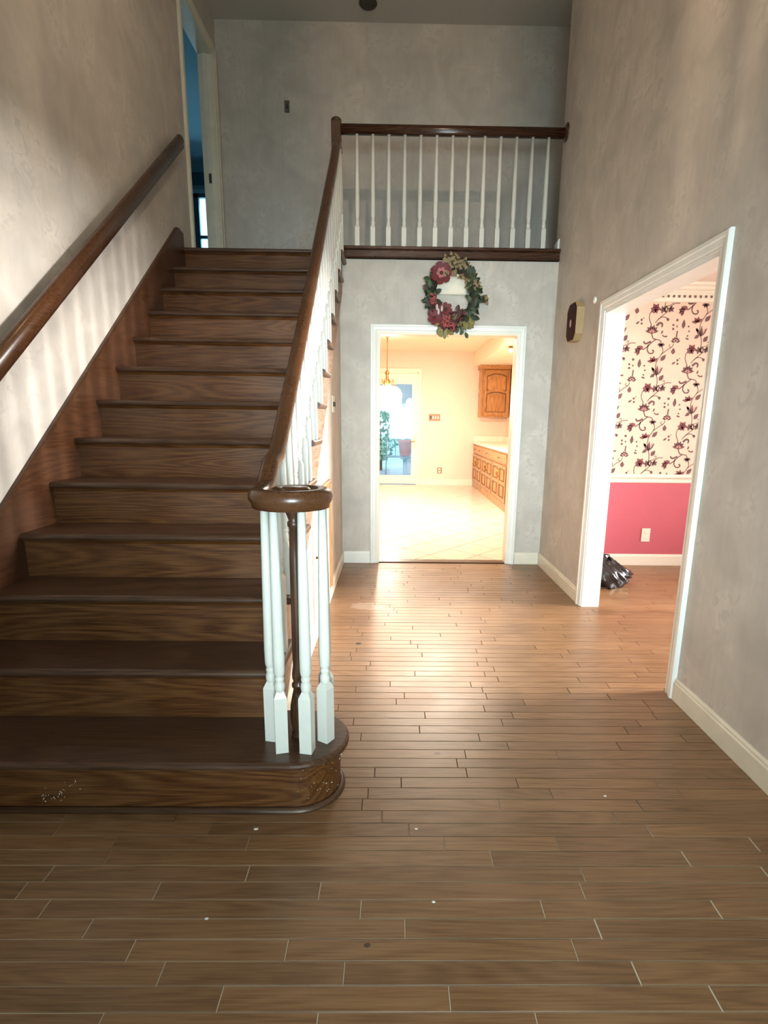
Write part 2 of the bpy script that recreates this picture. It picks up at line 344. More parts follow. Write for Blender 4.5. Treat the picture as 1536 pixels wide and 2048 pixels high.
# casing profile: (across, out)
def casing(mb, pts, out, w=0.065, th=0.02, mi=0):
    """moulded casing along the polyline pts (opening edge), 'out' = wall normal; outer side follows the path's left/right by sign of w"""
    out = Vector(out); P_ = [Vector(p) for p in pts]; n = len(P_)
    prof = [(0, 0), (0, th * 0.55), (0.12, th * 0.62), (0.2, th * 0.45), (0.3, th * 0.62), (0.62, th * 0.78), (0.68, th), (0.92, th), (1.0, th * 0.7), (1.0, 0)]
    dirs = [(P_[i + 1] - P_[i]).normalized() for i in range(n - 1)]
    vs = []
    for i in range(n):
        if i == 0: d = dirs[0].cross(out)
        elif i == n - 1: d = dirs[-1].cross(out)
        else:
            a = dirs[i - 1].cross(out); b = dirs[i].cross(out); d = (a + b) / (1 + a.dot(b))
        for a, o_ in prof: vs.append(tuple(P_[i] + d * a * w + out * o_))
    m = len(prof); fs = []
    for i in range(n - 1):
        for k in range(m - 1): fs.append((i * m + k, i * m + k + 1, (i + 1) * m + k + 1, (i + 1) * m + k))
    fs.append(list(range(m))); fs.append([(n - 1) * m + k for k in range(m)])
    mb.add(vs, fs, mi); return mb

# ------------------------------------------------------------------ room shell
YF = -1.8
# left wall with the upstairs bedroom doorway
LD0, LD1, LDH = 5.02, 5.80, 4.495
w = MB().box(XL - 0.12, XL, YF, LD0, 0, ZC).box(XL - 0.12, XL, LD0, LD1, LDH, ZC).box(XL - 0.12, XL, LD1, YH + 0.12, 0, ZC).box(XL - 0.12, XL, LD0, LD1, 0, ZL - 0.002)
struct('wall_left', w, M['paper'])
# right wall with the cased opening to the dining room
RD0, RD1, RDH = 2.525, 3.835, 2.02
w = MB().box(XR, XD, YF, RD0, 0, ZC).box(XR, XD, RD0, RD1, RDH, ZC).box(XR, XD, RD1, YB2, 0, ZC)
struct('wall_right', w, M['paper'])
# lower back wall with the kitchen doorway
KD0, KD1, KDH = -0.145, 1.075, 2.05
w = MB().box(XL, KD0, YB, YB2, 0, 2.625).box(KD0, KD1, YB, YB2, KDH, 2.625).box(KD1, XR, YB, YB2, 0, 2.625)
struct('wall_back', w, M['paper'])
struct('wall_back_upper', MB().box(XL, 3.6, YH, YH + 0.12, ZL, ZC), M['paper'])
struct('wall_upper_hall', MB().box(XD, 3.6, YB, YB2, ZL, ZC).box(3.6, 3.7, YB, YH, ZL, ZC), M['paper'])
struct('floor_landing', MB().box(XL, -0.47, 4.73, YB, 2.42, ZL).box(XL, 3.6, YB2 , YH, 2.42, ZL).box(XL, -0.40, YB, YB2, 2.63, 2.64), M['tread'])
struct('ceiling', MB().box(XL - 0.12, 3.7, YF, YH + 0.12, ZC, ZC + 0.1), M['ceil'])
# front wall behind the camera: glazed double door below, tall window above
w = MB().box(XL, -0.9, YF - 0.12, YF, 0, ZC).box(1.1, XR, YF - 0.12, YF, 0, ZC).box(-0.9, 1.1, YF - 0.12, YF, 2.1, 2.55).box(-0.9, 1.1, YF - 0.12, YF, 3.85, ZC)
struct('wall_front', w, M['paper'])
def glazed(name, x0, x1, z0, z1, y, nx, nz, matf, par=None):
    f = MB()
    f.box(x0, x0 + .06, y - .03, y + .03, z0, z1).box(x1 - .06, x1, y - .03, y + .03, z0, z1).box(x0, x1, y - .03, y + .03, z0, z0 + .06).box(x0, x1, y - .03, y + .03, z1 - .06, z1)
    for i in range(1, nx): xx = x0 + (x1 - x0) * i / nx; f.box(xx - .015, xx + .015, y - .02, y + .02, z0, z1)
    for i in range(1, nz): zz = z0 + (z1 - z0) * i / nz; f.box(x0, x1, y - .02, y + .02, zz - .015, zz + .015)
    o = struct(name, f, matf)
    p = MB().box(x0 + .03, x1 - .03, y - .003, y + .003, z0 + .03, z1 - .03).build('pane', M['glass'], o)
    return o
glazed('door_1', -0.9, 1.1, 0.0, 2.1, YF - .06, 4, 5, M['white'])
glazed('window_1', -0.9, 1.1, 2.55, 3.85, YF - .06, 4, 3, M['white'])

# wall under the stairs
poly = [(1.95, 0)]
poly += [(1.95, nose(1.95) - 0.30), (4.72, nose(4.72) - 0.30), (4.72, 2.60), (YB, 2.60), (YB, 0)]
ws = struct('wall_stair', MB().prism(poly, 'x', XS - 0.1, XS), M['paper'])

# ------------------------------------------------------------------ floor: planks as pieces
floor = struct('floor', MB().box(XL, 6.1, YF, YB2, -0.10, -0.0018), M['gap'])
PITCH_Y, Y_OFF = 0.0603, 0.994
JOINTS = {0: (-.388, .139), 1: (-.552, -.109), 2: (-.65, -.259, .468), 3: (-.79, .039), 4: (-.937, -.073), 5: (-.197,), 6: (-.414, .573), 7: (-.86, .308), 8: (-.452,), 9: (-.589,), 11: (-.102,), -1: (-.161, .333)}
near, far = [], []
PM = {}
def plank_mesh(L):
    k = round(L, 2)
    if k not in PM:
        g = 0.0012; h = PITCH_Y / 2 - g; l = L / 2 - g; b = 0.0012
        bm_ = MB()
        vs = [(-l, -h, -.012), (l, -h, -.012), (l, h, -.012), (-l, h, -.012), (-l, -h, -b), (l, -h, -b), (l, h, -b), (-l, h, -b), (-l + b, -h + b, 0), (l - b, -h + b, 0), (l - b, h - b, 0), (-l + b, h - b, 0)]
        fs = [(8, 9, 10, 11), (4, 5, 9, 8), (5, 6, 10, 9), (6, 7, 11, 10), (7, 4, 8, 11), (0, 1, 5, 4), (1, 2, 6, 5), (2, 3, 7, 6), (3, 0, 4, 7)]
        PM[k] = (vs, fs, bm_.add(vs, fs).mesh('plank', M['plank']))
    return PM[k]
def row_bounds(y):
    x0 = XL + 0.002
    if y > 1.70: x0 = XS + .002 if y > 1.99 else -0.30
    x1 = XR - .002
    if RD0 + .03 < y < RD1 - .03: x1 = 5.0
    return x0, x1
rr = random.Random(3)
for k in range(-9, 68):
    yc = Y_OFF + (k + 0.5) * PITCH_Y
    if yc + PITCH_Y / 2 > YB: break
    x0, x1 = row_bounds(yc)
    cuts = [j for j in JOINTS.get(k, ()) if x0 + .1 < j < x1 - .1]
    if cuts:
        e = cuts[-1] + rr.uniform(.45, .75)
        while e < x1 - .15: cuts.append(e); e += rr.uniform(.35, .8)
        e = cuts[0] - rr.uniform(.4, .6)
        while e > x0 + .15: cuts.insert(0, e); e -= rr.uniform(.35, .7)
    else:
        e = x0 + rr.uniform(.15, .7)
        while e < x1 - .12: cuts.append(e); e += rr.uniform(.35, .95)
    cuts = [x0 + round((c_ - x0) / .01) * .01 for c_ in cuts]
    segs = list(zip([x0] + cuts, cuts + [x1]))
    for a, b in segs: (near if len(near) < 296 and a < 2.4 else far).append((a, b, yc))
    # strip of the dining room floor beside closed wall rows
    if not (RD0 + .03 < yc < RD1 - .03) and yc > 1.2:
        e = XD; 
        while e < 4.95:
            n_ = min(5.0, e + round(rr.uniform(.35, .9), 2)); far.append((e, n_, yc)); e = n_
for a, b, y in near:
    L = max(0.06, round(b - a, 2)); vs, fs, me = plank_mesh(L)
    o = bpy.data.objects.new('plank', me); COL.objects.link(o); o.parent = floor
    o.location = ((a + b) / 2, y, rr.uniform(-.0004, .0004)); 
mb = MB()
for a, b, y in far:
    vs, fs, me = plank_mesh(max(0.06, round(b - a, 2))); mb.add(vs, fs, 0, False, Matrix.Translation(((a + b) / 2, y, rr.uniform(-.0004, .0004))))
o = mb.build('planks_far', M['plank_far'], floor); o['kind'] = 'stuff'

# ------------------------------------------------------------------ baseboards, casings, trim
def baseboard(name, pts, out_sign, mat, h=0.11, th=0.015, label=None, z=0.0):
    """pts: floor polyline (x,y); the board stands on the left of the path when out_sign is +1"""
    prof = [(0, 0), (th, 0), (th, h * .78), (th * .75, h * .84), (th * .7, h * .92), (th * .35, h), (0, h)]
    mb = MB(); P_ = [Vector((p[0], p[1], z)) for p in pts]; n = len(P_); vs = []
    dirs = [(P_[i + 1] - P_[i]).normalized() for i in range(n - 1)]
    nrm = [Vector((-d.y, d.x, 0)) * out_sign for d in dirs]
    for i in range(n):
        d = nrm[0] if i == 0 else nrm[-1] if i == n - 1 else (nrm[i - 1] + nrm[i]) / (1 + nrm[i - 1].dot(nrm[i]))
        for a, b in prof: vs.append(tuple(P_[i] + d * a + Vector((0, 0, b))))
    m = len(prof); fs = [(i * m + k, i * m + (k + 1) % m, (i + 1) * m + (k + 1) % m, (i + 1) * m + k) for i in range(n - 1) for k in range(m)]
    fs += [list(range(m)), [(n - 1) * m + k for k in range(m)]]
    mb.add(vs, fs); return struct(name, mb, mat)
baseboard('baseboard_right', [(XR, YF), (XR, RD0 - .068)], 1, M['cream'])
baseboard('baseboard_right_far', [(XR, RD1 + .068), (XR, YB)], 1, M['cream'])
baseboard('baseboard_back_right', [(XR - .015, YB), (KD1 + .066, YB)], 1, M['cream'])
baseboard('baseboard_back_left', [(KD0 - .066, YB), (XS + .015, YB)], 1, M['white'])
baseboard('baseboard_stair', [(XS, YB), (XS, 1.96)], 1, M['casing_oak'] if False else M['cream'], 0.10)
baseboard('baseboard_landing', [(XR, YB2 - .1), (XR, YB2)], 1, M['white'], .09, z=2.72)
# kitchen doorway: casing and jamb lining
mb = casing(MB(), [(KD0, YB, 0), (KD0, YB, KDH), (KD1, YB, KDH), (KD1, YB, 0)], (0, -1, 0), -0.064)
struct('trim_kitchen_doorway', mb, M['white'])
mb = MB().box(KD0, KD0 + .018, YB - .004, YB2 + .004, 0, KDH).box(KD1 - .018, KD1, YB - .004, YB2 + .004, 0, KDH).box(KD0 + .018, KD1 - .018, YB - .004, YB2 + .004, KDH - .018, KDH)
struct('trim_kitchen_jamb', mb, M['ktrim'])
struct('trim_threshold', MB().prism([(YB + .0, 0.0), (YB + .01, .008), (YB2 - .01, .008), (YB2, .0)], 'x', KD0 + .018, KD1 - .018), M['newel'])
# dining doorway
mb = casing(MB(), [(XR, RD0, 0), (XR, RD0, RDH), (XR, RD1, RDH), (XR, RD1, 0)], (-1, 0, 0), 0.07, 0.022)
struct('trim_dining_doorway', mb, M['white'])
mb = MB().box(XR - .004, XD + .004, RD0, RD0 + .016, 0, RDH).box(XR - .004, XD + .004, RD1 - .016, RD1, 0, RDH).box(XR - .004, XD + .004, RD0 + .016, RD1 - .016, RDH - .016, RDH)
struct('trim_dining_jamb', mb, M['white'])
# bedroom doorway upstairs
mb = casing(MB(), [(XL, LD0, ZL), (XL, LD0, LDH), (XL, LD1, LDH), (XL, LD1, ZL)], (1, 0, 0), -0.07, 0.022)
struct('trim_bedroom_doorway', mb, M['cream'])
mb = MB().box(XL - .124, XL + .004, LD0, LD0 + .016, ZL, LDH).box(XL - .124, XL + .004, LD1 - .016, LD1, ZL, LDH).box(XL - .124, XL + .004, LD0 + .016, LD1 - .016, LDH - .016, LDH)
mb.box(XL - .08, XL - .045, LD1 - .028, LD1 - .016, ZL, LDH - .016)
struct('trim_bedroom_jamb', mb, M['cream'])
o = MB().bevbox(XL - .075, XL - .05, LD1 - .034, LD1 - .028, 3.44, 3.52, .001).box(XL - .07, XL - .055, LD1 - .036, LD1 - .034, 3.465, 3.495).build('strike_plate', M['slot']); tag(o, 'small dark strike plate on the jamb of the upstairs doorway', 'strike plate')

# ------------------------------------------------------------------ staircase
st = thing('staircase', 'straight flight of dark oak stairs with a rounded bottom step', 'staircase', (-1.0, 1.66, 0))
NST = 13
XI = XL + 0.02
TX1 = -0.405
def rounded_tread(y_nose, y_back, z, x0, x1, ret_back):
    """tread board with bullnose front edge and a return nosing on the open side"""
    mb = MB(); r = .015
    pr = [(y_back, z - .03), (y_back, z)] + [(y_nose + r - r * sin(a), z - r + r * cos(a)) for a in [i * pi / 6 for i in range(7)]]
    mb.prism(pr, 'x', x0, x1 - .03)
    # return: same nose swept along the side
    ro = [(x1 - .032, z - .03), (x1 - .032, z)] + [(x1 - r + r * sin(a), z - r + r * cos(a)) for a in [i * pi / 6 for i in range(7)]]
    mb.prism(ro, 'y', y_nose + .004, ret_back)
    return mb
for k in range(1, NST + 1):
    yn = Y0 + (k - 1) * RUN; z = k * RISE
    if k == 1:
        continue
    yb = yn + RUN + .03 if k < NST else yn + .10
    mb = rounded_tread(yn, yb, z, XI, TX1, yb + .03 if k < NST else YB - .02)
    mb.build('tread', M['tread'], st)
    yr = yn + .03
    m2 = MB().box(XI, -0.447, yr, yr + .018, z - RISE, z - .03)
    m2.prism([(yr - .012, z - .03), (yr, z - .03), (yr, z - .045)], 'x', XI, -0.447)      # cove under the nosing
    m2.build('riser', M['riser'], st)
# bullnose first step
BC = (-0.33, 1.80); BR = 0.172
def bull(x0, off, n=18):
    r = BR + off
    pts = [(x0, BC[1] - r)] + [(BC[0] + r * cos(a), BC[1] + r * sin(a)) for a in [-pi / 2 + pi * i / n for i in range(n + 1)]] + [(-0.46, BC[1] + r), (-0.46, 2.0 ), (x0, 2.0)]
    return pts
XB = XI
mb = MB()
layers = [(-.004, .17), (0.006, .176), (.008, .185), (.006, .194), (-.002, .2)]
pts = [bull(XB, o_) for o_, z in layers]; n = len(pts[0])
vs = [(x, y, layers[i][1]) for i in range(len(layers)) for x, y in pts[i]]
fs = [(i * n + k, i * n + (k + 1) % n, (i + 1) * n + (k + 1) % n, (i + 1) * n + k) for i in range(len(layers) - 1) for k in range(n)] + [list(range(n)), [(len(layers) - 1) * n + k for k in range(n)]]
mb.add(vs, fs); mb.build('tread', M['tread'], st)
mb = MB().prism(bull(XB, -.024), 'z', 0, .17); mb.build('riser', M['riser'], st)
path = [(p[0], p[1], 0) for p in bull(XB, -.024)[:-3]]
q = [(0.0, 0), (.016, 0), (.0155, .006), (.012, .012), (.006, .0165), (0, .018)]
MB().sweep(path, [(a, b) for a, b in q]).build('shoe_moulding', M['tread'], st)
# wall skirt board on the left
sk = [(1.30, 0), (1.30, .12), (1.53, nose(1.53) + .17), (4.60, nose(4.60) + .17), (4.63, nose(4.6) + .19), (4.70, ZL + .10), (4.72, ZL + .10), (4.72, ZL - .3), (1.66, 0)]
MB().prism(sk, 'x', XL, XI).build('skirt_board', M['skirt'], st)
MB().sweep([(XL + .012, 1.53, nose(1.53) + .172), (XL + .012, 4.60, nose(4.60) + .172)], [(-.0115, 0), (.014, 0), (.014, .008), (.005, .014), (-.0115, .014)], smooth=False).build('skirt_cap', M['skirt'], st)
# outer stringer with sawtooth top
top = []
for k in range(2, NST + 1):
    yn = Y0 + (k - 1) * RUN + .03
    top += [(yn, (k - 1) * RISE - .03 if k > 2 else .17), (yn, k * RISE - .03)]
top += [(YB - .01, ZL - .03)]
bot = [(YB - .01, nose(YB - .01) - .50), (4.80, nose(4.80) - .50), (2.17, nose(2.17) - .49), (1.98, .17)]
MB().prism(top + bot, 'x', XS, -0.445).build('outer_stringer', M['stringer'], st)

# ------------------------------------------------------------------ balusters
def baluster_mb(cx, cy, z0, z1, rot=0.0, bw=.042, bh=.20):
    mb = MB(); mt = Matrix.Translation((cx, cy, z0)) @ Matrix.Rotation(rot, 4, 'Z'); h = bw / 2
    vs = [(-h, -h, 0), (h, -h, 0), (h, h, 0), (-h, h, 0), (-h, -h, bh), (h, -h, bh), (h, h, bh), (-h, h, bh)]
    c = .012; vs += [(-c, -c, bh + .022), (c, -c, bh + .022), (c, c, bh + .022), (-c, c, bh + .022)]
    mb.add(vs, [(3, 2, 1, 0), (0, 1, 5, 4), (1, 2, 6, 5), (2, 3, 7, 6), (3, 0, 4, 7), (4, 5, 9, 8), (5, 6, 10, 9), (6, 7, 11, 10), (7, 4, 8, 11), (8, 9, 10, 11)], 0, False, mt)
    L = z1 - z0; b = bh + .014
    prof = [(.012, b), (.0165, b + .010), (.0185, b + .022), (.0175, b + .033), (.0135, b + .043), (.0165, b + .048), (.0165, b + .055), (.0135, b + .060), (.0170, b + .066), (.0190, b + .074), (.0200, b + .12), (.0172, (b + L) / 2 + .06), (.0128, L)]
    mb.lathe(prof, (cx, cy, z0), 10); return mb

# ---- stair railing: rail with volute, newel, balusters
RX = -0.435
def rail_prof(w=.060, h=.062):
    w2 = w / 2
    return [(-w2 * .62, -h * .5), (w2 * .62, -h * .5), (w2 * .70, -h * .30), (w2, -h * .08), (w2 * .98, h * .18), (w2 * .72, h * .40), (w2 * .3, h * .5), (-w2 * .3, h * .5), (-w2 * .72, h * .40), (-w2 * .98, h * .18), (-w2, -h * .08), (-w2 * .70, -h * .30)]
sr = thing('stair_railing', 'long dark oak stair handrail curling into a volute, on white spindles', 'railing', (-0.32, 1.79, .2))
VC = Vector((-0.315, 1.778)); VZ = 1.062
def rail_z(y):     # centre line of the rail above the straight flight
    return nose(y) + .62 + .035 * max(0, (y - 2.6)) 
path = []
# spiral eye outwards (reverse), then rail upwards
ns = 40
for i in range(ns + 1):
    t = i / ns; ang = pi + (1 - t) * 2 * pi * 1.12; rad = .045 + (.120 - .045) * t ** .8
    path.append((VC.x + rad * cos(ang), VC.y + rad * sin(ang), VZ))
ya = 2.00
for (y, z) in ((1.83, VZ + .003), (1.88, VZ + .018), (1.93, VZ + .048), (1.985, VZ + .092)): path.append((VC.x - .120, y, z))
for i in range(0, 13):
    y = 2.08 + (4.50 - 2.08) * i / 12; path.append((RX - .012 * max(0, (y - 3) / 1.5), y, rail_z(y)))
for (y, z) in ((4.62, rail_z(4.62) + .006), (4.74, rail_z(4.74) + .004), (4.84, 3.375), (4.92, 3.405), (5.06, 3.42)): path.append((RX - .012 - .03 * (y - 4.5), y, z))
sc = [0.85 if i < 3 else 1.0 for i in range(len(path))]
MB().sweep(path, rail_prof(), scale=sc).build('handrail', M['rail'], sr)
mb = MB().lathe([(.030, -.034), (.046, -.030), (.052, -.012), (.052, .012), (.048, .026), (.040, .032), (.010, .034)], (VC.x + .002, VC.y, VZ), 24)
mb.build('volute_eye', M['rail'], sr)
# start newel
nx, ny = -0.325, 1.795
L = VZ - .03 - .2
prof = [(.030, 0), (.030, .012), (.024, .02), (.030, .05), (.033, .085), (.031, .12), (.022, .165), (.018, .185), (.024, .192), (.024, .202), (.017, .21), (.022, .225), (.0225, .24), (.0185, .27), (.0195, .33), (.0185, L - .18), (.016, L - .075), (.022, L - .066), (.022, L - .056), (.017, L - .05), (.022, L - .035), (.028, L - .02), (.030, L)]
MB().lathe(prof, (nx, ny, .2), 16).build('newel_post', M['newel'], sr)
vb = [(-.416, 1.774, 1.35), (-.372, 1.704, .25), (-.284, 1.700, -.18), (-.229, 1.768, -.55), (-.238, 1.862, .5), (-.428, 1.868, .12)]
for x, y, r in vb: baluster_mb(x, y, .2, VZ - .025, r).build('baluster', M['baluster'], sr)
for k in range(2, NST + 1):
    yn = Y0 + (k - 1) * RUN
    for j, dy in enumerate((.068, .196)):
        y = yn + dy
        if y > 4.97: continue
        if k == NST: zt_ = 3.37 if j else min(3.34, rail_z(y) - .03)
        else:
            zt_ = rail_z(y) - .03
            if y < 2.02: zt_ = VZ + .03
        baluster_mb(RX - .005, y, k * RISE, zt_, 0, bh=.20 if j == 0 else .30).build('baluster', M['baluster'], sr)

# ---- landing newel + balcony railing
br = thing('balcony_railing', 'dark oak balcony rail on thirteen white spindles above the kitchen doorway', 'railing', (0.45, 5.07, 2.72))
ZB0, ZB1 = 2.715, 3.555
YR = 5.075
npx, npy = -0.483, 5.075
mb = MB().bevbox(npx - .036, npx + .036, npy - .036, npy + .036, 2.64, 2.90, .004)
prof = [(.030, 2.90), (.036, 2.915), (.026, 2.935), (.031, 2.955), (.033, 2.975), (.026, 2.99), (.028, 3.05), (.024, 3.25), (.022, 3.33), (.030, 3.34), (.030, 3.355), (.023, 3.365), (.030, 3.38)]
mb.lathe(prof, (npx, npy, 0), 16)
mb.bevbox(npx - .038, npx + .038, npy - .038, npy + .038, 3.38, 3.64, .004)
mb.lathe([(.036, 3.635), (.042, 3.645), (.042, 3.655), (.034, 3.665), (.012, 3.676)], (npx, npy, 0), 16)
mb.build('newel_post', M['newel'], br)
MB().sweep([(npx + .03, YR, 3.592), (XR - .012, YR, 3.592)], rail_prof(.064, .072)).build('top_rail', M['railx'], br)
mt = Matrix.Translation((XR, YR, 3.597)) @ Matrix.Rotation(-pi / 2, 4, 'Y')
MB().lathe([(.066, 0), (.068, .006), (.062, .012), (.050, .016), (.044, .022), (.01, .024)], (0, 0, 0), 28, mat=mt).build('rosette', M['railx'], br)
for i in range(13):
    x = -0.318 + i * (1.236 + .318) / 12
    baluster_mb(x, YR, ZB0, ZB1 + .012, 0, .038, .155).build('baluster', M['baluster'], br)
# balcony edge trim
mb = MB().prism([(YB - .015, 2.632), (YB - .015, 2.690), (YB - .024, 2.692), (YB - .036, 2.700), (YB - .036, 2.714), (YB - .03, 2.72), (YB2, 2.72), (YB2, 2.632)], 'x', -0.455, XR)
mb.prism([(YB - .028, 2.632), (YB - .015, 2.632), (YB - .015, 2.644), (YB - .022, 2.642)], 'x', -0.455, XR)
struct('trim_balcony', mb, M['railx'])
MB  # noqa
# ---- wall handrail on the left
hr = thing('wall_handrail', 'dark oak handrail fixed along the left wall above the stairs', 'handrail', (XL, 3.0, 2.0))
def hz(y): return 1.53 + (y - 2.375) * .7775
pth = [(XL + .062, 1.55, hz(1.55)), (XL + .062, 3.0, hz(3.0)), (XL + .062, 4.66, hz(4.66))]
MB().sweep(pth, rail_prof(.055, .085)).build('rail', M['rail'], hr)
for y in (1.9, 2.9, 3.9, 4.5):
    mb = MB().lathe([(.026, 0), (.028, .004), (.012, .008)], (0, 0, 0), 12, mat=Matrix.Translation((XL, y, hz(y) - .075)) @ Matrix.Rotation(pi / 2, 4, 'Y'))
    mb.tube([(XL + .004, y, hz(y) - .075), (XL + .045, y, hz(y) - .075), (XL + .062, y, hz(y) - .045)], .006)
    mb.build('bracket', M['newel'], hr)

# ------------------------------------------------------------------ low cupboard door in the wall under the stairs
AD0, AD1, AZ0, AZ1 = 3.15, 3.90, .10, .80
d3 = struct('door_2', MB().bevbox(XS, XS + .012, AD0, AD1, AZ0, AZ1, .003), M['kwall'])
mb = MB()
mb = casing(mb, [(XS, AD1, AZ0), (XS, AD1, AZ1), (XS, AD0, AZ1)], (1, 0, 0), .09, .026)
mb.build('casing', M['casing_oak'], d3)
MB().lathe([(.008, 0), (.008, .015), (.016, .022), (.016, .032), (.006, .038)], (0, 0, 0), 12, mat=Matrix.Translation((XS + .012, AD0 + .07, .5)) @ Matrix.Rotation(pi / 2, 4, 'Y')).build('knob', M['brass'], d3)

# ------------------------------------------------------------------ small wall fittings
t = thing('light_switch', 'ivory light switch plate on the wall under the stairs', 'switch', (XS, 4.37, 1.42))
MB().bevbox(XS, XS + .008, 4.30, 4.44, 1.36, 1.485, .003).build('plate', M['plate'], t)
for yy in (4.335, 4.405): MB().bevbox(XS + .008, XS + .018, yy - .006, yy + .006, 1.405, 1.44, .002).build('toggle', M['slot'], t)
t = thing('door_chime', 'brown octagonal door chime box with tan sides beside the dining doorway', 'chime', (XR, 4.38, 2.03))
def octo(y0, y1, z0, z1, c): return [(y0 + c, z0), (y1 - c, z0), (y1, z0 + c), (y1, z1 - c), (y1 - c, z1), (y0 + c, z1), (y0, z1 - c), (y0, z0 + c)]
MB().prism(octo(4.28, 4.49, 1.90, 2.175, .045), 'x', XR - .055, XR).build('case', M['chime_side'], t)
MB().prism(octo(4.288, 4.482, 1.908, 2.167, .042), 'x', XR - .062, XR - .055).build('front_panel', M['chime_dark'], t)
mb = MB().lathe([(.020, 0), (.022, .002), (.016, .005), (.008, .006)], (0, 0, 0), 18, mat=Matrix.Translation((XR - .062, 4.385, 2.03)) @ Matrix.Rotation(-pi / 2, 4, 'Y') @ Matrix.Diagonal((1.35, .8, 1, 1)))
mb.build('emblem', M['chime_mark'], t)
o = MB().lathe([(.020, 0), (.024, .006), (.020, .014), (.008, .018)], (0, 0, 0), 14, mat=Matrix.Translation((XR, 4.05, 2.128)) @ Matrix.Rotation(-pi / 2, 4, 'Y')).build('wall_bumper', M['white'])
tag(o, 'small round white bumper on the wall above the dining doorway corner', 'bumper')  # knob shape made up for a small white spot
t = thing('wall_plate', 'small brown plate high on the upstairs back wall', 'plate', (-1.02, YH, 4.15))
MB().bevbox(-1.045, -.998, YH - .008, YH, 4.10, 4.20, .003).build('plate', M['plate_scar'], t)
MB().bevbox(-1.03, -1.01, YH - .014, YH - .008, 4.13, 4.17, .002).build('button', M['slot'], t)
o = MB().lathe([(.075, 0), (.080, -.010), (.070, -.022), (.040, -.030), (.01, -.031)], (-.255, 5.68, ZC), 20).build('smoke_detector', M['slot']); tag(o, 'dark round fitting on the ceiling above the balcony', 'fitting')  # dark round cover, use unknown

# ------------------------------------------------------------------ hall pendant (above the frame): unseen lantern, its bars shaped to streak the walls
LZ = 4.25; LC = Vector((0.15, 1.75, LZ))
t = thing('hall_pendant', 'brass lantern pendant hanging high in the stair hall', 'lamp', (LC.x, LC.y, ZC))
MB().lathe([(.06, 0), (.06, -.012), (.02, -.03)], (LC.x, LC.y, ZC), 16).build('canopy', M['brass'], t)
MB().tube([(LC.x, LC.y, ZC - .02), (LC.x, LC.y, LZ + .26)], .006).build('chain', M['brass'], t)
mb = MB(); rg = random.Random(11)
for z in (LZ + .2, LZ - .2):
    ring = [(LC.x + .14 * cos(a), LC.y + .14 * sin(a), z) for a in [2 * pi * i / 24 for i in range(24)]]
    mb.tube(ring, .008, closed=True, seg=6)
for i in range(28):
    a = 2 * pi * (i + rg.uniform(-.35, .35)) / 28; wdt = rg.uniform(.002, .0125)
    mb.tube([(LC.x + .14 * cos(a), LC.y + .14 * sin(a), LZ - .2), (LC.x + .14 * cos(a), LC.y + .14 * sin(a), LZ + .2)], wdt, seg=6)
for a in (0, pi / 2, pi, 3 * pi / 2): mb.tube([(LC.x + .14 * cos(a), LC.y + .14 * sin(a), LZ + .2), (LC.x, LC.y, LZ + .26)], .005, seg=6)
mb.build('frame', M['brass'], t)
MB().lathe([(.145, -.215), (.145, -.205), (.12, -.20), (.02, -.195)], tuple(LC), 24).build('base_pan', M['brass'], t)  # pan added to the unseen lantern to keep its light off the floor
lo = light('pendant_bulb', 'POINT', tuple(LC), 80, (1.0, 0.74, 0.50), radius=.010)

# ------------------------------------------------------------------ wreath
WY = YB - .035
wc = Vector((0.485, WY, 2.335)); WRX, WRZ = .182, .222
t = thing('wreath', 'floral wreath of green leaves and red flowers above the kitchen doorway', 'wreath', tuple(wc))
rg = random.Random(5)
ring = []
for i in range(48):
    a = 2 * pi * i / 48; ring.append((wc.x + WRX * cos(a), wc.y + .006 * sin(5 * a), wc.z + WRZ * sin(a)))
mb = MB().tube(ring, .038, closed=True, seg=8)
for j in range(7):
    ph = rg.uniform(0, 6); k = rg.choice((5, 7, 9))
    rg2 = []
    for i in range(60):
        a = 2 * pi * i / 60; r = .034; rg2.append((wc.x + (WRX + r * cos(k * a + ph)) * cos(a), wc.y - abs(r * sin(k * a + ph)) , wc.z + (WRZ + r * cos(k * a + ph)) * sin(a)))
    mb.tube(rg2, .006, closed=True, seg=5)
mb.build('vine_ring', M['vine'], t)
def leaf_mesh(L, Wd, lobed=False):
    if lobed:
        out = [(0, 0), (.28, .12), (.5, .05), (.42, .3), (.5, .55), (.26, .52), (.2, .8), (0, 1)]
    else:
        out = [(0, 0), (.2, .12), (.42, .35), (.5, .52), (.36, .78), (.16, .93), (0, 1)]
    vs = []; nrow = len(out)
    for x, y in out:
        b = -.18 * y * y
        vs += [(-x * Wd, y * L, (-.10 * abs(x) + b) * L), (0, y * L, (b + .02) * L), (x * Wd, y * L, (-.10 * abs(x) + b) * L)]
    fs = []
    for i in range(nrow - 1):
        a, b = i * 3, i * 3 + 3
        fs += [(a, a + 1, b + 1, b), (a + 1, a + 2, b + 2, b + 1)]
    nv = len(vs); vs += [(x, y, z - .0015) for x, y, z in vs]
    fs += [tuple(i + nv for i in reversed(f)) for f in fs]
    return vs, fs
LM = {}
for nm in ('leaf_dark', 'leaf_mid', 'leaf_tan', 'leaf_olive', 'leaf_red'):
    for lob in (False, True):
        vs, fs = leaf_mesh(1, .72 if lob else .6, lob); LM[nm, lob] = MB().add(vs, fs, 0, True).mesh('leaf', M[nm])
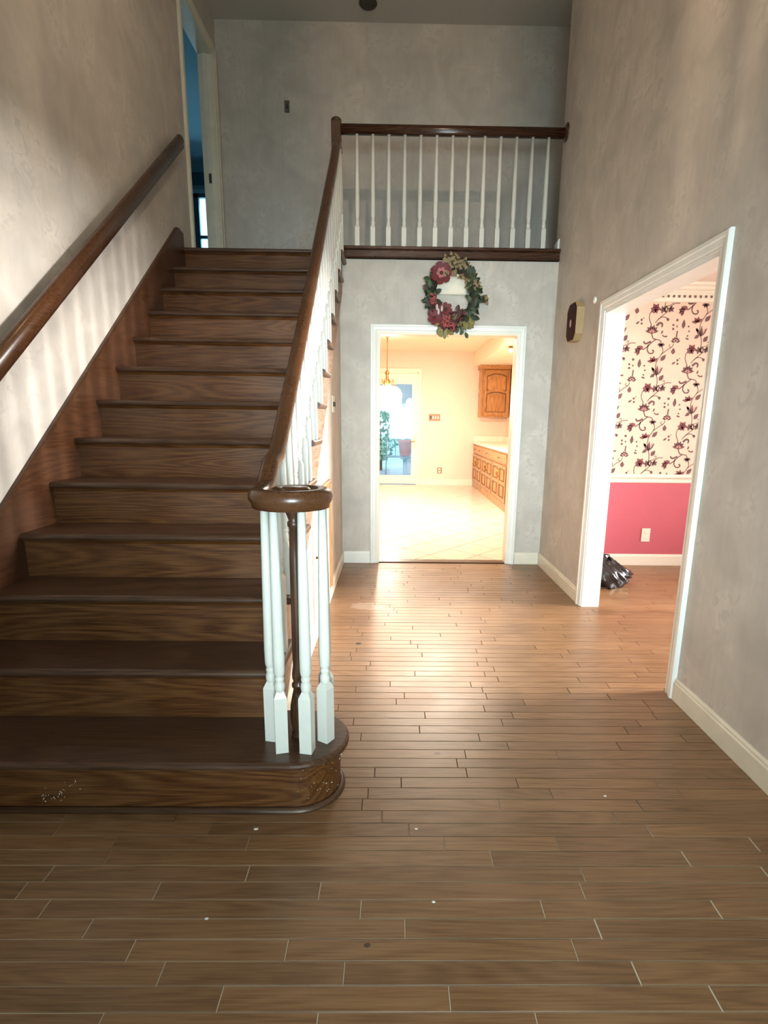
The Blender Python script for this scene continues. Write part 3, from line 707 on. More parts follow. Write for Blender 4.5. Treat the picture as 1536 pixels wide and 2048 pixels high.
def leaf_at(par, nm, x, z, ang, L, dy=.04, tilt=.35, lob=False):
    o = bpy.data.objects.new('leaf', LM[nm, lob]); COL.objects.link(o); o.parent = par
    # leaf local y = length, local z = normal facing the room (-Y)
    base = Matrix(((1, 0, 0, 0), (0, 0, -1, 0), (0, 1, 0, 0), (0, 0, 0, 1)))
    o.matrix_parent_inverse = Matrix.Translation(-WORLD[par.name])
    o.matrix_basis = Matrix.Translation((x, WY - dy, z)) @ Matrix.Rotation(-ang, 4, 'Y') @ base @ Matrix.Rotation(tilt, 4, 'X') @ Matrix.Rotation(rg.uniform(-.4, .4), 4, 'Y') @ Matrix.Diagonal((L, L, L, 1))
def wp(deg, k=1.0): a = R(deg); return wc.x + WRX * k * cos(a), wc.z + WRZ * k * sin(a)
def spray(kind, d0, d1, n, L0, L1, kr=(.86, 1.2), lob=.3, dy=(.03, .06)):
    for i in range(n):
        d = d0 + (d1 - d0) * (i + rg.uniform(.1, .9)) / n; k = rg.uniform(*kr); x, z = wp(d, k)
        ang = R(d - 90) + rg.uniform(-1.3, 1.3) + (pi if k < .95 and rg.random() < .6 else 0)
        leaf_at(t, kind, x, z, ang, rg.uniform(L0, L1), rg.uniform(*dy), rg.uniform(.05, .6), rg.random() < lob)
spray('leaf_dark', -62, 62, 20, .055, .085, (.85, 1.12)); spray('leaf_mid', -48, -5, 6, .05, .07, (.85, 1.05)); spray('leaf_mid', 20, 60, 3, .04, .06)
spray('leaf_tan', 8, 55, 7, .05, .075, (.85, 1.15), .6)
spray('leaf_dark', 135, 205, 14, .05, .085, (.85, 1.12)); spray('leaf_mid', 150, 198, 7, .05, .075)
spray('leaf_tan', 66, 112, 17, .055, .085, (.85, 1.22), .8, (.04, .075)); 
for (x, z) in ((.475, 2.605), (.500, 2.59), (.455, 2.575), (.53, 2.575), (.485, 2.56)): leaf_at(t, 'leaf_tan', x, z, rg.uniform(-.6, .6), .062, .05, .2, True)
spray('leaf_red', 195, 300, 20, .05, .08, (.86, 1.12), .3); spray('leaf_olive', 290, 325, 6, .075, .10, (.95, 1.2), .5); spray('leaf_olive', 240, 262, 4, .06, .08, (1.05, 1.3))
spray('leaf_red', 255, 318, 14, .05, .075, (.66, 1.0)); spray('leaf_red', 205, 250, 6, .05, .07, (.72, .95)); spray('leaf_dark', -75, 70, 22, .045, .075, (.82, 1.15), .3, (.02, .045)); spray('leaf_dark', 130, 200, 12, .045, .07, (.85, 1.2), .3, (.02, .045)); spray('leaf_olive', 262, 300, 5, .05, .07, (.75, 1.05)); spray('leaf_red', 140, 165, 5, .05, .065)
leaf_at(t, 'leaf_olive', .70, 2.30, R(-75), .085, .035, .2, True); leaf_at(t, 'leaf_tan', .745, 2.345, R(-150), .09, .03, .2, True)
leaf_at(t, 'leaf_olive', .375, 2.09, R(185), .085, .05, .1); leaf_at(t, 'leaf_olive', .445, 2.08, R(170), .07, .05, .1)
for x, z, a in ((.56, 2.10, 195), (.585, 2.07, 150), (.60, 2.045, 200), (.54, 2.085, 165)): leaf_at(t, 'leaf_mid', x, z, R(a), .055, .05, .2)
for pts in ([(.50, WY - .04, 2.10), (.505, WY - .045, 2.05), (.495, WY - .045, 2.03), (.47, WY - .04, 2.02)], [(.57, WY - .04, 2.09), (.605, WY - .045, 2.06), (.60, WY - .045, 2.035), (.615, WY - .04, 2.03), (.605, WY - .04, 2.0)], [(.44, WY - .04, 2.08), (.455, WY - .04, 2.0)]):
    MB().tube(pts, .0025, seg=5).build('tendril', M['vine'], t)
def flower(x, z, r, n=7, dy=.07, inner=True, rot=0):
    f = MB().ball((x, WY - dy - .012, z), r * .16, 0, 10, 6, (1, .6, 1)).build('flower', M['newel'], t)
    WORLD[f.name] = Vector((0, 0, 0)) + WORLD[t.name]
    for ringi, (mt_, rr_, nn, dd) in enumerate(((M['petal'], r, n, 0), (M['petal_in'], r * .48, 6, .008))):
        if ringi == 1 and not inner: break
        me = None
        for i in range(nn):
            a = 2 * pi * i / nn + rot + ringi * .4
            vs = []; ox = [(.0, .10), (.24, .3), (.36, .62), (.28, .9), (.0, 1.0)]
            for px, py in ox:
                cu = -.35 * (py - .5) ** 2
                vs += [(-px * rr_, py * rr_, cu * rr_), (px * rr_, py * rr_, cu * rr_), (0, py * rr_, (cu - .06) * rr_)]
            fs = []
            for k in range(4): b_ = k * 3; fs += [(b_, b_ + 2, b_ + 5, b_ + 3), (b_ + 2, b_ + 1, b_ + 4, b_ + 5)]
            base = Matrix(((1, 0, 0, 0), (0, 0, -1, 0), (0, 1, 0, 0), (0, 0, 0, 1)))
            mtx = Matrix.Translation((x, WY - dy - dd, z)) @ Matrix.Rotation(-a, 4, 'Y') @ base @ Matrix.Rotation(.25, 4, 'X')
            nv = len(vs); vs += [(p[0], p[1], p[2] - .0012) for p in vs]; fs += [tuple(q_ + nv for q_ in reversed(g_)) for g_ in fs]
            o = MB().add(vs, fs, 0, True, mtx).build('petal', mt_); o.parent = f; o.matrix_parent_inverse = Matrix.Translation(-WORLD[t.name]) @ Matrix.Identity(4)
            o.matrix_parent_inverse = Matrix.Identity(4)
flower(.382, 2.50, .092, 7, .07, True, .3)
flower(.335, 2.155, .06, 6, .065, False, .9); flower(.43, 2.225, .055, 6, .06, False, .2); flower(.365, 2.215, .05, 5, .06, False, .5)
flower(.425, 2.125, .055, 6, .062, False, .1)
def berries(x, z, w_, h_, n):
    mb = MB()
    for i in range(n):
        u, v = rg.uniform(-1, 1), rg.uniform(-1, 1); mb.ball((x + u * w_, WY - .07 - rg.uniform(0, .02), z + v * h_), rg.uniform(.006, .0095), 0, 6, 4)
    o = mb.build('berry_cluster', M['berry'], t); o['kind'] = 'stuff'
berries(.318, 2.30, .026, .038, 46); berries(.43, 2.125, .034, .042, 52); berries(.49, 2.085, .018, .03, 18)
for x, z in ((.352, 2.235), (.366, 2.20), (.393, 2.225)): 
    mb = MB().ball((x, WY - .08, z), .022, 0, 8, 5, (.55, .5, 1.2)); mb.build('bud', M['pale'], t)
o = thing('wall_chime', 'white rectangular box on the wall seen through the wreath', 'box', (.475, YB, 2.42))  # plain white box, use unknown
MB().bevbox(.345, .605, YB - .03, YB, 2.352, 2.52, .006).build('box_body', M['plate'], o)
MB().bevbox(.355, .595, YB - .034, YB - .03, 2.362, 2.51, .002).build('front_cover', M['plate'], o)

# ------------------------------------------------------------------ dining room
struct('wall_dining_far', MB().box(XD, 6.0, YB, YB + .1, 0, ZDIN), M['dpaper'])
struct('wall_dining_near', MB().box(XD, 6.0, 1.1, 1.2, 0, ZDIN), M['dpaper'])
DW0, DW1 = 2.3, 3.9
struct('wall_dining_right', MB().box(6.0, 6.1, 1.1, DW0, 0, ZDIN).box(6.0, 6.1, DW1, YB + .1, 0, ZDIN).box(6.0, 6.1, DW0, DW1, 0, .55).box(6.0, 6.1, DW0, DW1, 2.35, ZDIN), M['dpaper'])
struct('ceiling_dining', MB().box(XD, 6.1, 1.1, YB + .1, ZDIN, ZDIN + .1), M['dceil'])
f = MB()
for yy in (DW0, 3.07, DW1 - .06): f.box(6.02, 6.08, yy, yy + .06, .55, 2.35)
for zz in (.55, 1.42, 2.29): f.box(6.02, 6.08, DW0, DW1, zz, zz + .06)
win = struct('window_2', f, M['dtrim']); MB().box(6.045, 6.051, DW0 + .03, DW1 - .03, .58, 2.32).build('pane', M['glass'], win)
# chandelier added to light the dining walls (outside the frame)
t = thing('dining_chandelier', 'brass chandelier over the middle of the dining room', 'lamp', (3.9, 3.0, ZDIN))
MB().lathe([(.06, 0), (.06, -.012), (.02, -.03), (.008, -.035), (.008, -.5), (.03, -.52), (.035, -.6), (.01, -.64)], (3.9, 3.0, ZDIN), 16).build('stem', M['brass'], t)
for i in range(5):
    a = 2 * pi * i / 5; c_, s__ = cos(a), sin(a)
    MB().tube([(3.9 + r_ * c_, 3.0 + r_ * s__, ZDIN + z_) for r_, z_ in ((.03, -.56), (.12, -.62), (.2, -.6), (.23, -.54))], .008, seg=6).build('arm', M['brass'], t)
    MB().lathe([(.012, 0), (.012, .06), (.02, .07), (.022, .1), (.004, .14)], (3.9 + .23 * c_, 3.0 + .23 * s__, ZDIN - .54), 10).build('bulb', M['bulb'], t)
light('dining_chandelier_light', 'POINT', (3.9, 3.0, ZDIN - .75), 10, (1.0, .86, .74), radius=.12)  # added lamp, lights the papered wall
struct('trim_wainscot', MB().box(XD, 6.0, YB - .004, YB, .0, .80), M['pink'])
pr = [(YB, .775), (YB - .010, .778), (YB - .014, .79), (YB - .012, .80), (YB - .016, .815), (YB - .026, .825), (YB - .030, .838), (YB - .026, .85), (YB, .853)]
struct('trim_chair_rail', MB().prism(pr, 'x', XD, 6.0), M['dtrim'])
struct('baseboard_dining', MB().prism([(YB, 0), (YB - .016, 0), (YB - .016, .088), (YB - .010, .094), (YB - .008, .105), (YB, .108)], 'x', XD, 6.0), M['dtrim'])
pr = [(YB, 2.325), (YB - .012, 2.327), (YB - .012, 2.395), (YB - .022, 2.398), (YB - .026, 2.41), (YB - .05, 2.42), (YB - .062, 2.44), (YB - .085, 2.448), (YB - .09, ZDIN), (YB, ZDIN)]
cr = struct('trim_crown', MB().prism(pr, 'x', XD, 6.0), M['dtrim'])
x = 1.55
dm = MB().bevbox(-.009, .009, -.006, 0, -.010, .010, .002).mesh('dentil', M['dark_dentil'])  # dark blocks stand in for the shaded gaps between dentils
while x < 4.2:
    o = bpy.data.objects.new('dentil', dm); COL.objects.link(o); o.parent = cr; o.location = (x, YB - .012, 2.368); x += .046
t = thing('wall_outlet', 'white outlet on the rose painted dining wall', 'outlet', (2.36, YB, .29))
MB().bevbox(2.322, 2.402, YB - .010, YB - .004, .226, .352, .003).build('plate', M['dtrim'], t)
for z in (.262, .316):
    f_ = MB().bevbox(2.345, 2.379, YB - .012, YB - .010, z - .018, z + .018, .001).build('socket', M['plate'], t)

# floral print of the wallpaper: thin ink shapes laid on the paper
ink = {0: MB(), 1: MB(), 2: MB()}
U = 1 / 1141.0
def clipped(poly, mi, ox, oz):
    """poly in motif units -> wall; keep only if inside the papered band"""
    ps = [(ox + x * U, oz - y * U) for x, y in poly]
    lo, hi = .856, 2.322
    if max(p[1] for p in ps) < lo or min(p[1] for p in ps) > hi: return
    def half(ps, keep, cut):
        out = []
        for i in range(len(ps)):
            a, b = ps[i - 1], ps[i]
            if keep(a) != keep(b):
                tt = (cut - a[1]) / (b[1] - a[1]); out.append((a[0] + (b[0] - a[0]) * tt, cut))
            if keep(b): out.append(b)
        return out
    ps = half(ps, lambda p: p[1] >= lo, lo)
    if len(ps) < 3: return
    ps = half(ps, lambda p: p[1] <= hi, hi)
    if len(ps) < 3: return
    y = YB - .0006 - .0004 * mi
    ink[mi].add([(p[0], y, p[1]) for p in ps], [list(range(len(ps)))])
def spline(pts, n=6):
    out = []
    P_ = [pts[0]] + list(pts) + [pts[-1]]
    for i in range(1, len(P_) - 2):
        p0, p1, p2, p3 = P_[i - 1:i + 3]
        for j in range(n):
            u = j / n
            out.append(tuple(.5 * ((2 * p1[k]) + (p2[k] - p0[k]) * u + (2 * p0[k] - 5 * p1[k] + 4 * p2[k] - p3[k]) * u * u + (3 * p1[k] - p0[k] - 3 * p2[k] + p3[k]) * u ** 3) for k in (0, 1)))
    out.append(tuple(pts[-1])); return out
MOT = []   # (poly, material)
def stroke(pts, w0, w1=None, mi=0):
    w1 = w0 if w1 is None else w1; w0 *= 1.45; w1 *= 1.45; s_ = spline(pts); n = len(s_)
    for i in range(n - 1):
        a, b = s_[i], s_[i + 1]; dx, dy = b[0] - a[0], b[1] - a[1]; l = math.hypot(dx, dy) or 1
        nx_, ny_ = -dy / l, dx / l; wa = (w0 + (w1 - w0) * i / n) / 2; wb = (w0 + (w1 - w0) * (i + 1) / n) / 2
        MOT.append(([(a[0] + nx_ * wa, a[1] + ny_ * wa), (b[0] + nx_ * wb, b[1] + ny_ * wb), (b[0] - nx_ * wb, b[1] - ny_ * wb), (a[0] - nx_ * wa, a[1] - ny_ * wa)], mi))
def lf(x, y, ang, L, w, mi=0):
    a = R(ang); ux, uy = cos(a), -sin(a); vx, vy = -uy, ux
    pts = [(0, 0), (.25, .42), (.5, .5), (.8, .25), (1, 0), (.8, -.25), (.5, -.5), (.25, -.42)]
    MOT.append(([(x + ux * L * p + vx * w * q_, y + uy * L * p + vy * w * q_) for p, q_ in pts], mi))
def dot(x, y, r, mi=0): MOT.append(([(x + r * cos(2 * pi * k / 8), y + r * sin(2 * pi * k / 8)) for k in range(8)], mi))
def fan(x, y, a0, a1, n, L, w, mi):
    for i in range(n): lf(x, y, a0 + (a1 - a0) * i / (n - 1), L, w, mi)
# big open flower
fan(550, 500, 5, 175, 6, 66, 34, 0); fan(550, 505, 10, 170, 6, 44, 24, 1); fan(550, 505, 25, 155, 4, 30, 14, 2); lf(550, 525, 90, 34, 40, 0)
stroke([(540, 440), (512, 380), (515, 330), (527, 315)], 5); fan(565, 285, -70, 250, 6, 52, 34, 1); lf(525, 325, 55, 50, 30, 0)
stroke([(575, 420), (606, 380), (650, 362), (695, 380)], 5); lf(690, 370, -70, 34, 30, 0)
stroke([(600, 388), (650, 340), (700, 300), (740, 240), (800, 235)], 5); fan(715, 290, 20, 320, 5, 36, 22, 0); stroke([(668, 320), (655, 290), (670, 265), (682, 290), (668, 318)], 8)
stroke([(590, 445), (620, 418), (648, 430), (640, 458)], 16, 9)
stroke([(552, 525), (570, 565), (596, 572), (560, 600), (520, 640), (478, 672)], 7)
fan(440, 680, 70, 250, 5, 50, 32, 0); fan(445, 690, 90, 240, 4, 38, 20, 1); lf(480, 665, 150, 60, 40, 1)
stroke([(478, 590), (490, 612), (520, 608), (550, 592)], 10, 14)
stroke([(530, 620), (522, 670), (548, 705), (582, 700), (585, 678), (570, 675)], 8, 10)
stroke([(596, 572), (640, 582), (655, 610)], 6); fan(655, 612, 200, 340, 4, 40, 26, 0)
stroke([(665, 640), (680, 680), (660, 725), (632, 775), (622, 830), (632, 890), (650, 940), (655, 1000), (640, 1040)], 5)
fan(640, 915, 55, 125, 3, 100, 28, 0); lf(625, 900, 215, 60, 34, 0); lf(612, 870, 130, 44, 26, 0); lf(655, 890, 70, 70, 14, 2)
fan(636, 1045, 30, 330, 5, 38, 22, 0); lf(672, 965, 55, 70, 44, 0)
stroke([(650, 1015), (700, 1005), (730, 980), (722, 962), (708, 975)], 4)
stroke([(668, 712), (720, 670), (765, 640), (778, 610)], 5); stroke([(760, 645), (735, 635), (745, 615)], 4); lf(782, 712, 90, 62, 42, 0); lf(782, 700, 90, 34, 20, 1)
lf(665, 775, 50, 78, 42, 0); fan(592, 785, 40, 170, 4, 58, 30, 1); lf(560, 775, 200, 26, 18, 0)
fan(795, 592, 10, 170, 6, 48, 30, 0); fan(795, 590, 25, 155, 4, 30, 16, 2)
stroke([(798, 548), (802, 490)], 9); lf(795, 460, 100, 26, 14, 0); dot(790, 390, 13); dot(756, 436, 11); dot(758, 472, 12); lf(855, 470, 88, 88, 36, 0)
for x_, y_ in ((908, 448), (918, 492), (908, 536), (900, 560), (915, 565)): dot(x_, y_, 9)
lf(382, 432, 35, 46, 20, 0); dot(436, 392, 12); dot(440, 426, 11); dot(455, 375, 6); lf(645, 522, 70, 40, 18, 0); stroke([(655, 530), (680, 545), (706, 540)], 6, 12)
for gy in range(-3, 4):
    for gx in range(-2, 12):
        # lattice: (0, 0.656) and (0.35, 0.328); anchor flower at crop (550,475)
        ox = 1.947 + (550 - 232) / 1141.0 + gx * .35 - 550 * U; oz = 2.327 - (475 - 222) / 1141.0 - gx * .328 + gy * .656 + (gx // 2) * .656 + 475 * U
        for poly, mi in MOT:
            xs = [ox + p[0] * U for p in poly]
            if min(xs) > XD + .01 and max(xs) < 4.9: clipped(poly, mi, ox, oz)
wd = bpy.data.objects['wall_dining_far']
for i, mt_ in enumerate((M['dink'], M['dred'], M['dlt'])):
    o = ink[i].build('wallpaper_print', mt_, wd); o['kind'] = 'stuff'

# black plastic bag on the dining room floor
def blob(name, c, size, seed, mat, seg=64, rings=40):
    rg_ = random.Random(seed); mb = MB(); vs = []; fs = []
    fr = [(rg_.uniform(2, 5), rg_.uniform(2, 5), rg_.uniform(0, 6.3), rg_.uniform(.05, .10)) for _ in range(4)] + [(rg_.uniform(6, 13), rg_.uniform(4, 11), rg_.uniform(0, 6.3), rg_.uniform(.03, .06)) for _ in range(6)]
    for i in range(rings + 1):
        th = pi * i / rings
        for k in range(seg):
            ph = 2 * pi * k / seg; w1 = .5 * sin(3 * ph + 2 * th + seed) ; w2 = .5 * sin(2 * th - 4 * ph)
            r = 1 + sum(a * (1.4 * (1 - abs(sin(.5 * (round(f1) * ph + f2 * th + p + w1 + w2)))) ** 1.5 - .4) for f1, f2, p, a in fr)
            x, y, z = r * sin(th) * cos(ph), r * sin(th) * sin(ph), -r * cos(th)
            z = z * (1.0 - .62 * max(-.3, min(1, (x + .1)))); z = max(z, -.55)
            vs.append((c[0] + x * size[0], c[1] + y * size[1], c[2] + (z + .55) * size[2]))
    for i in range(rings):
        for k in range(seg): k2 = (k + 1) % seg; fs.append((i * seg + k, i * seg + k2, (i + 1) * seg + k2, (i + 1) * seg + k))
    return mb.add(vs, fs, 0, True).build(name, mat)
o = blob('plastic_bag', (1.79, 4.42, 0.0), (.19, .16, .145), 4, M['bag']); tag(o, 'crumpled shiny black plastic bag on the dining room floor', 'bag')

# ------------------------------------------------------------------ kitchen
KX0, KX1, KY1 = -3.0, 2.3, 11.6
PD0, PD1, PDH = -0.50, 0.49, 2.26      # patio door opening
struct('wall_kitchen_far', MB().box(KX0, PD0, KY1, KY1 + .12, 0, ZKIT).box(PD0, PD1, KY1, KY1 + .12, PDH, ZKIT).box(PD1, KX1, KY1, KY1 + .12, 0, ZKIT), M['kwall'])
struct('wall_kitchen_right', MB().box(KX1, KX1 + .1, YB2, KY1, 0, ZKIT), M['kwall'])
struct('wall_kitchen_left', MB().box(KX0 - .1, KX0, YB2, KY1, 0, ZKIT), M['kwall'])
struct('wall_kitchen_near', MB().box(KX0, XL, YB2 - .02, YB2 + .1, 0, ZKIT).box(XD, KX1, YB2, YB2 + .1, 0, ZKIT), M['kwall'])
struct('ceiling_kitchen', MB().box(KX0, KX1, YH + .1, KY1, ZKIT, ZKIT + .1).box(KX0, KX1, YB2, YH + .1, 2.36, 2.42).box(KX0, KX1, YH + .06, YH + .12, 2.36, ZKIT), M['kceil'])
struct('trim_soffit', MB().box(1.60, KX1, 8.3, KY1, 2.385, ZKIT), M['kceil'])
struct('baseboard_kitchen', MB().prism([(KY1, 0), (KY1 - .015, 0), (KY1 - .015, .10), (KY1 - .006, .115), (KY1, .12)], 'x', PD1 + .08, 1.66), M['ktrim'])
kf = struct('floor_kitchen', MB().box(KX0, KX1, YB2, KY1, -.1, -.004), M['grout'])
def clip_poly(ps, x0, x1, y0, y1):
    def cut(ps, ax, v, sgn):
        out = []
        for i in range(len(ps)):
            a, b = ps[i - 1], ps[i]; ka, kb = (a[ax] - v) * sgn >= 0, (b[ax] - v) * sgn >= 0
            if ka != kb: tt = (v - a[ax]) / (b[ax] - a[ax]); out.append(tuple(a[j] + (b[j] - a[j]) * tt for j in (0, 1)))
            if kb: out.append(b)
        return out
    for ax, v, sg in ((0, x0, 1), (0, x1, -1), (1, y0, 1), (1, y1, -1)):
        if len(ps) < 3: return []
        ps = cut(ps, ax, v, sg)
    return ps
HX, HY = .2398, .2872; g = .006
rt = random.Random(2)
full = [(HX - g, 0), (0, HY - g), (-HX + g, 0), (0, -HY + g)]
tile_me = None
for i in range(-20, 20):
    for j in range(-2, 26):
        if (i + j) % 2: continue
        cx, cy = .607 + i * HX, 5.948 + (j - 3) * HY + 0 * HY
        cy = 5.948 + (j - 3) * HY
        # vertices of the lattice sit at (0.607, 5.948): tile centres are offset by one half diagonal
        cx += HX
        ps = [(cx + a, cy + b) for a, b in full]
        qs = clip_poly(ps, KX0 + .002, KX1 - .002, YB2 + .002, KY1 - .002)
        if len(qs) < 3: continue
        if cx < -1.1 : 
            pass
        z = rt.uniform(-.0006, .0006)
        if len(qs) == 4 and all(abs(a[0] - b[0]) < 1e-6 and abs(a[1] - b[1]) < 1e-6 for a, b in zip(sorted(ps), sorted(qs))):
            if tile_me is None: tile_me = MB().prism(full, 'z', -.006, 0).mesh('tile', M['tile'])
            o = bpy.data.objects.new('tile', tile_me); COL.objects.link(o); o.parent = kf; o.location = (cx, cy, z)
        else:
            ar = abs(sum(qs[k - 1][0] * qs[k][1] - qs[k][0] * qs[k - 1][1] for k in range(len(qs)))) / 2
            if ar < .004: continue
            o = MB().prism(qs, 'z', -.006 + z, z).build('tile', M['tile'], kf)
# patio door
d = struct('door_3', MB().box(PD0 + .02, PD0 + .12, KY1 + .03, KY1 + .075, .015, PDH - .02).box(PD1 - .12, PD1 - .02, KY1 + .03, KY1 + .075, .015, PDH - .02).box(PD0 + .12, PD1 - .12, KY1 + .03, KY1 + .075, .015, .19).box(PD0 + .12, PD1 - .12, KY1 + .03, KY1 + .075, 2.03, PDH - .02), M['ktrim'])
MB().box(PD0 + .11, PD1 - .11, KY1 + .05, KY1 + .056, .18, 2.04).build('pane', M['glass'], d)
h = MB().bevbox(PD1 - .072, PD1 - .040, KY1 + .018, KY1 + .03, .76, 1.02, .003).tube([(PD1 - .056, KY1 + .02, .89), (PD1 - .056, KY1 - .03, .89), (PD1 - .15, KY1 - .032, .885)], .009).build('door_handle', M['brass'], d)
mb = casing(MB(), [(PD0, KY1, 0), (PD0, KY1, PDH), (PD1, KY1, PDH), (PD1, KY1, 0)], (0, -1, 0), -0.075, .02)
mb.box(PD0, PD0 + .018, KY1, KY1 + .12, 0, PDH).box(PD1 - .018, PD1, KY1, KY1 + .12, 0, PDH).box(PD0, PD1, KY1, KY1 + .12, PDH - .018, PDH)
struct('trim_patio_door', mb, M['ktrim'])
t = thing('kitchen_switch', 'brown multi switch plate on the kitchen wall by the patio door', 'switch', (.83, KY1, 1.38))
MB().bevbox(.715, .945, KY1 - .010, KY1, 1.31, 1.445, .003).build('plate', M['plate_brown'], t)
for x in (.755, .805, .855, .905): MB().bevbox(x - .012, x + .012, KY1 - .016, KY1 - .010, 1.345, 1.41, .002).build('toggle', M['slot'] if x < .78 else M['plate'], t)
t = thing('kitchen_outlet', 'brown outlet low on the kitchen wall', 'outlet', (.96, KY1, .30))
MB().bevbox(.915, 1.01, KY1 - .010, KY1, .24, .365, .003).build('plate', M['plate_brown'], t)
for z in (.275, .33): MB().bevbox(.94, .985, KY1 - .013, KY1 - .010, z - .018, z + .018, .001).build('socket', M['plate'], t)

# base cabinet units along the right wall (fronts face -X)
CF = 1.655; CT = .865
def cab_door(par, y0, y1, z0, z1, x, mirror):
    """door in the plane x facing -X"""
    d = MB()
    th = .02; fr = .05
    d.box(x - .008, x + th - .012, y0 + .004, y1 - .004, z0, z1, 1)                       # sunk ground, its darker oak paints in the groove shade
    d.box(x - th, x - .008, y0, y0 + fr, z0, z1).box(x - th, x - .008, y1 - fr, y1, z0, z1)
    zm = z0 + (z1 - z0) * .50
    d.box(x - th, x - .008, y0 + fr, y1 - fr, z0, z0 + fr).box(x - th, x - .008, y0 + fr, y1 - fr, z1 - fr, z1).box(x - th, x - .008, y0 + fr, y1 - fr, zm - fr * .5, zm + fr * .5)
    o = d.build('cabinet_door', [M['oakcab'], M['oakcab_dark']], par); WORLD[o.name] = WORLD[par.name]
    for (a, b) in ((z0 + fr, zm - fr * .5), (zm + fr * .5, z1 - fr)):
        g_ = .11
        p = MB().bevbox(x - .018, x - .006, y0 + fr + g_, y1 - fr - g_, a + .02, b - .02, .006).build('raised_panel', M['oakcab']); p.parent = o
    yh = (y1 - .03) if not mirror else (y0 + .03)
    k = MB().tube([(x - .02, yh, z1 - .20), (x - .045, yh, z1 - .17), (x - .05, yh, z1 - .14), (x - .045, yh, z1 - .11), (x - .02, yh, z1 - .08)], .008, seg=6).build('pull', M['brass']); k.parent = o
YU = [8.08, 9.22, 10.36, 11.52]
lab = ['near oak base cabinet under the kitchen counter, its end panel showing', 'middle oak base cabinet of the kitchen counter run', 'far oak base cabinet against the patio door wall']
for i in range(3):
    a, b = YU[i], YU[i + 1]
    t = thing('base_cabinet', lab[i], 'cabinet', (1.95, (a + b) / 2, 0), 'kitchen base cabinets')
    mb = MB().box(CF + .05, 2.28, a + .002, b - .002, 0, .09).box(CF, 2.28, a + .002, b - .002, .09, CT)
    mb.box(CF - .012, CF, a + .002, b - .002, .0, .12).build('body', M['oakcab'], t)
    m_ = (a + b) / 2
    dr = [(a + .02, b - .02)] if i < 2 else [(a + .02, m_ - .01), (m_ + .01, b - .02)]
    for y0, y1 in dr:
        o = MB().bevbox(CF - .018, CF - .001, y0, y1, .69, .835, .006).build('drawer', M['oakcab'], t)
        k = MB().lathe([(.007, 0), (.007, .014), (.015, .020), (.013, .028)], (0, 0, 0), 10, mat=Matrix.Translation((CF - .018, (y0 + y1) / 2, .765)) @ Matrix.Rotation(-pi / 2, 4, 'Y')).build('knob', M['brass']); k.parent = o
    cab_door(t, a + .02, m_ - .006, .13, .665, CF - .001, False); cab_door(t, m_ + .006, b - .02, .13, .665, CF - .001, True)
    if i == 0:
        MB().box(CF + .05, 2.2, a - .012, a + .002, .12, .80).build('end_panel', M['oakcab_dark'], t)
o = MB().bevbox(CF - .035, 2.28, 8.02, 11.59, CT, CT + .04, .006).bevbox(CF + .0, 2.28, 11.565, 11.598, CT + .04, CT + .15, .004).bevbox(2.25, 2.298, 8.02, 11.59, CT + .04, CT + .15, .004).build('countertop', M['counter']); tag(o, 'cream countertop running over the oak base cabinets', 'countertop')
# upper cabinet on the far wall
t = thing('upper_cabinet', 'oak upper cabinet with arched panel door above the counter end', 'cabinet', (2.0, KY1, 1.41))
ux0, ux1, uz0, uz1, uy = 1.71, 2.28, 1.40, 2.345, 11.27
MB().box(ux0, ux1, uy, KY1 - .002, uz0, uz1).build('body', M['oakcab'], t)
MB().prism([(uy, 2.30), (uy - .03, 2.315), (uy - .045, 2.35), (uy - .05, 2.383), (uy, 2.383)], 'x', ux0 - .03, ux1).box(ux0 - .03, ux0, uy, KY1 - .002, 2.32, 2.383).build('crown', M['oakcab'], t)
dx0, dx1, dz0, dz1 = ux0 + .045, ux1 - .01, uz0 + .025, uz1 - .055
dd = MB().box(dx0, dx1, uy - .008, uy - .001, dz0, dz1, 1)
fr = .065; zm = dz0 + (dz1 - dz0) * .52
dd.box(dx0, dx0 + fr, uy - .022, uy - .006, dz0, dz1).box(dx1 - fr, dx1, uy - .022, uy - .006, dz0, dz1).box(dx0 + fr, dx1 - fr, uy - .022, uy - .006, dz0, dz0 + fr)
def arch(x0, x1, zlow, zhigh, up, n=10): return [(x0 + (x1 - x0) * i / n, zlow + (zhigh - zlow) * sin(pi * i / n)) for i in range(n + 1)]
a_ = arch(dx0 + fr, dx1 - fr, dz1 - .11, dz1 - .06, 1)
dd.prism(a_ + [(dx1 - fr, dz1), (dx0 + fr, dz1)], 'y', uy - .022, uy - .006)
a2 = arch(dx0 + fr, dx1 - fr, zm - .03, zm + .01, 1); a3 = arch(dx0 + fr, dx1 - fr, zm + .02, zm + .05, 1)
dd.prism(a2 + a3[::-1], 'y', uy - .022, uy - .006)
do = dd.build('cabinet_door', [M['oakcab'], M['oakcab_dark']], t); WORLD[do.name] = WORLD[t.name]
for lo_, hi_, ar in ((dz0 + fr + .012, zm - .045, .035), (zm + .04, dz1 - .125, .045)):
    p_ = [(dx0 + fr + .014, lo_), (dx1 - fr - .014, lo_)] + arch(dx0 + fr + .014, dx1 - fr - .014, hi_, hi_ + ar, 1)[::-1]
    p = MB().prism(p_, 'y', uy - .016, uy - .007).build('raised_panel', M['oakcab']); p.parent = do
k = MB().ball((dx1 - .03, uy - .034, dz0 + .18), .013, 0, 10, 6).build('knob', M['brass']); k.parent = do
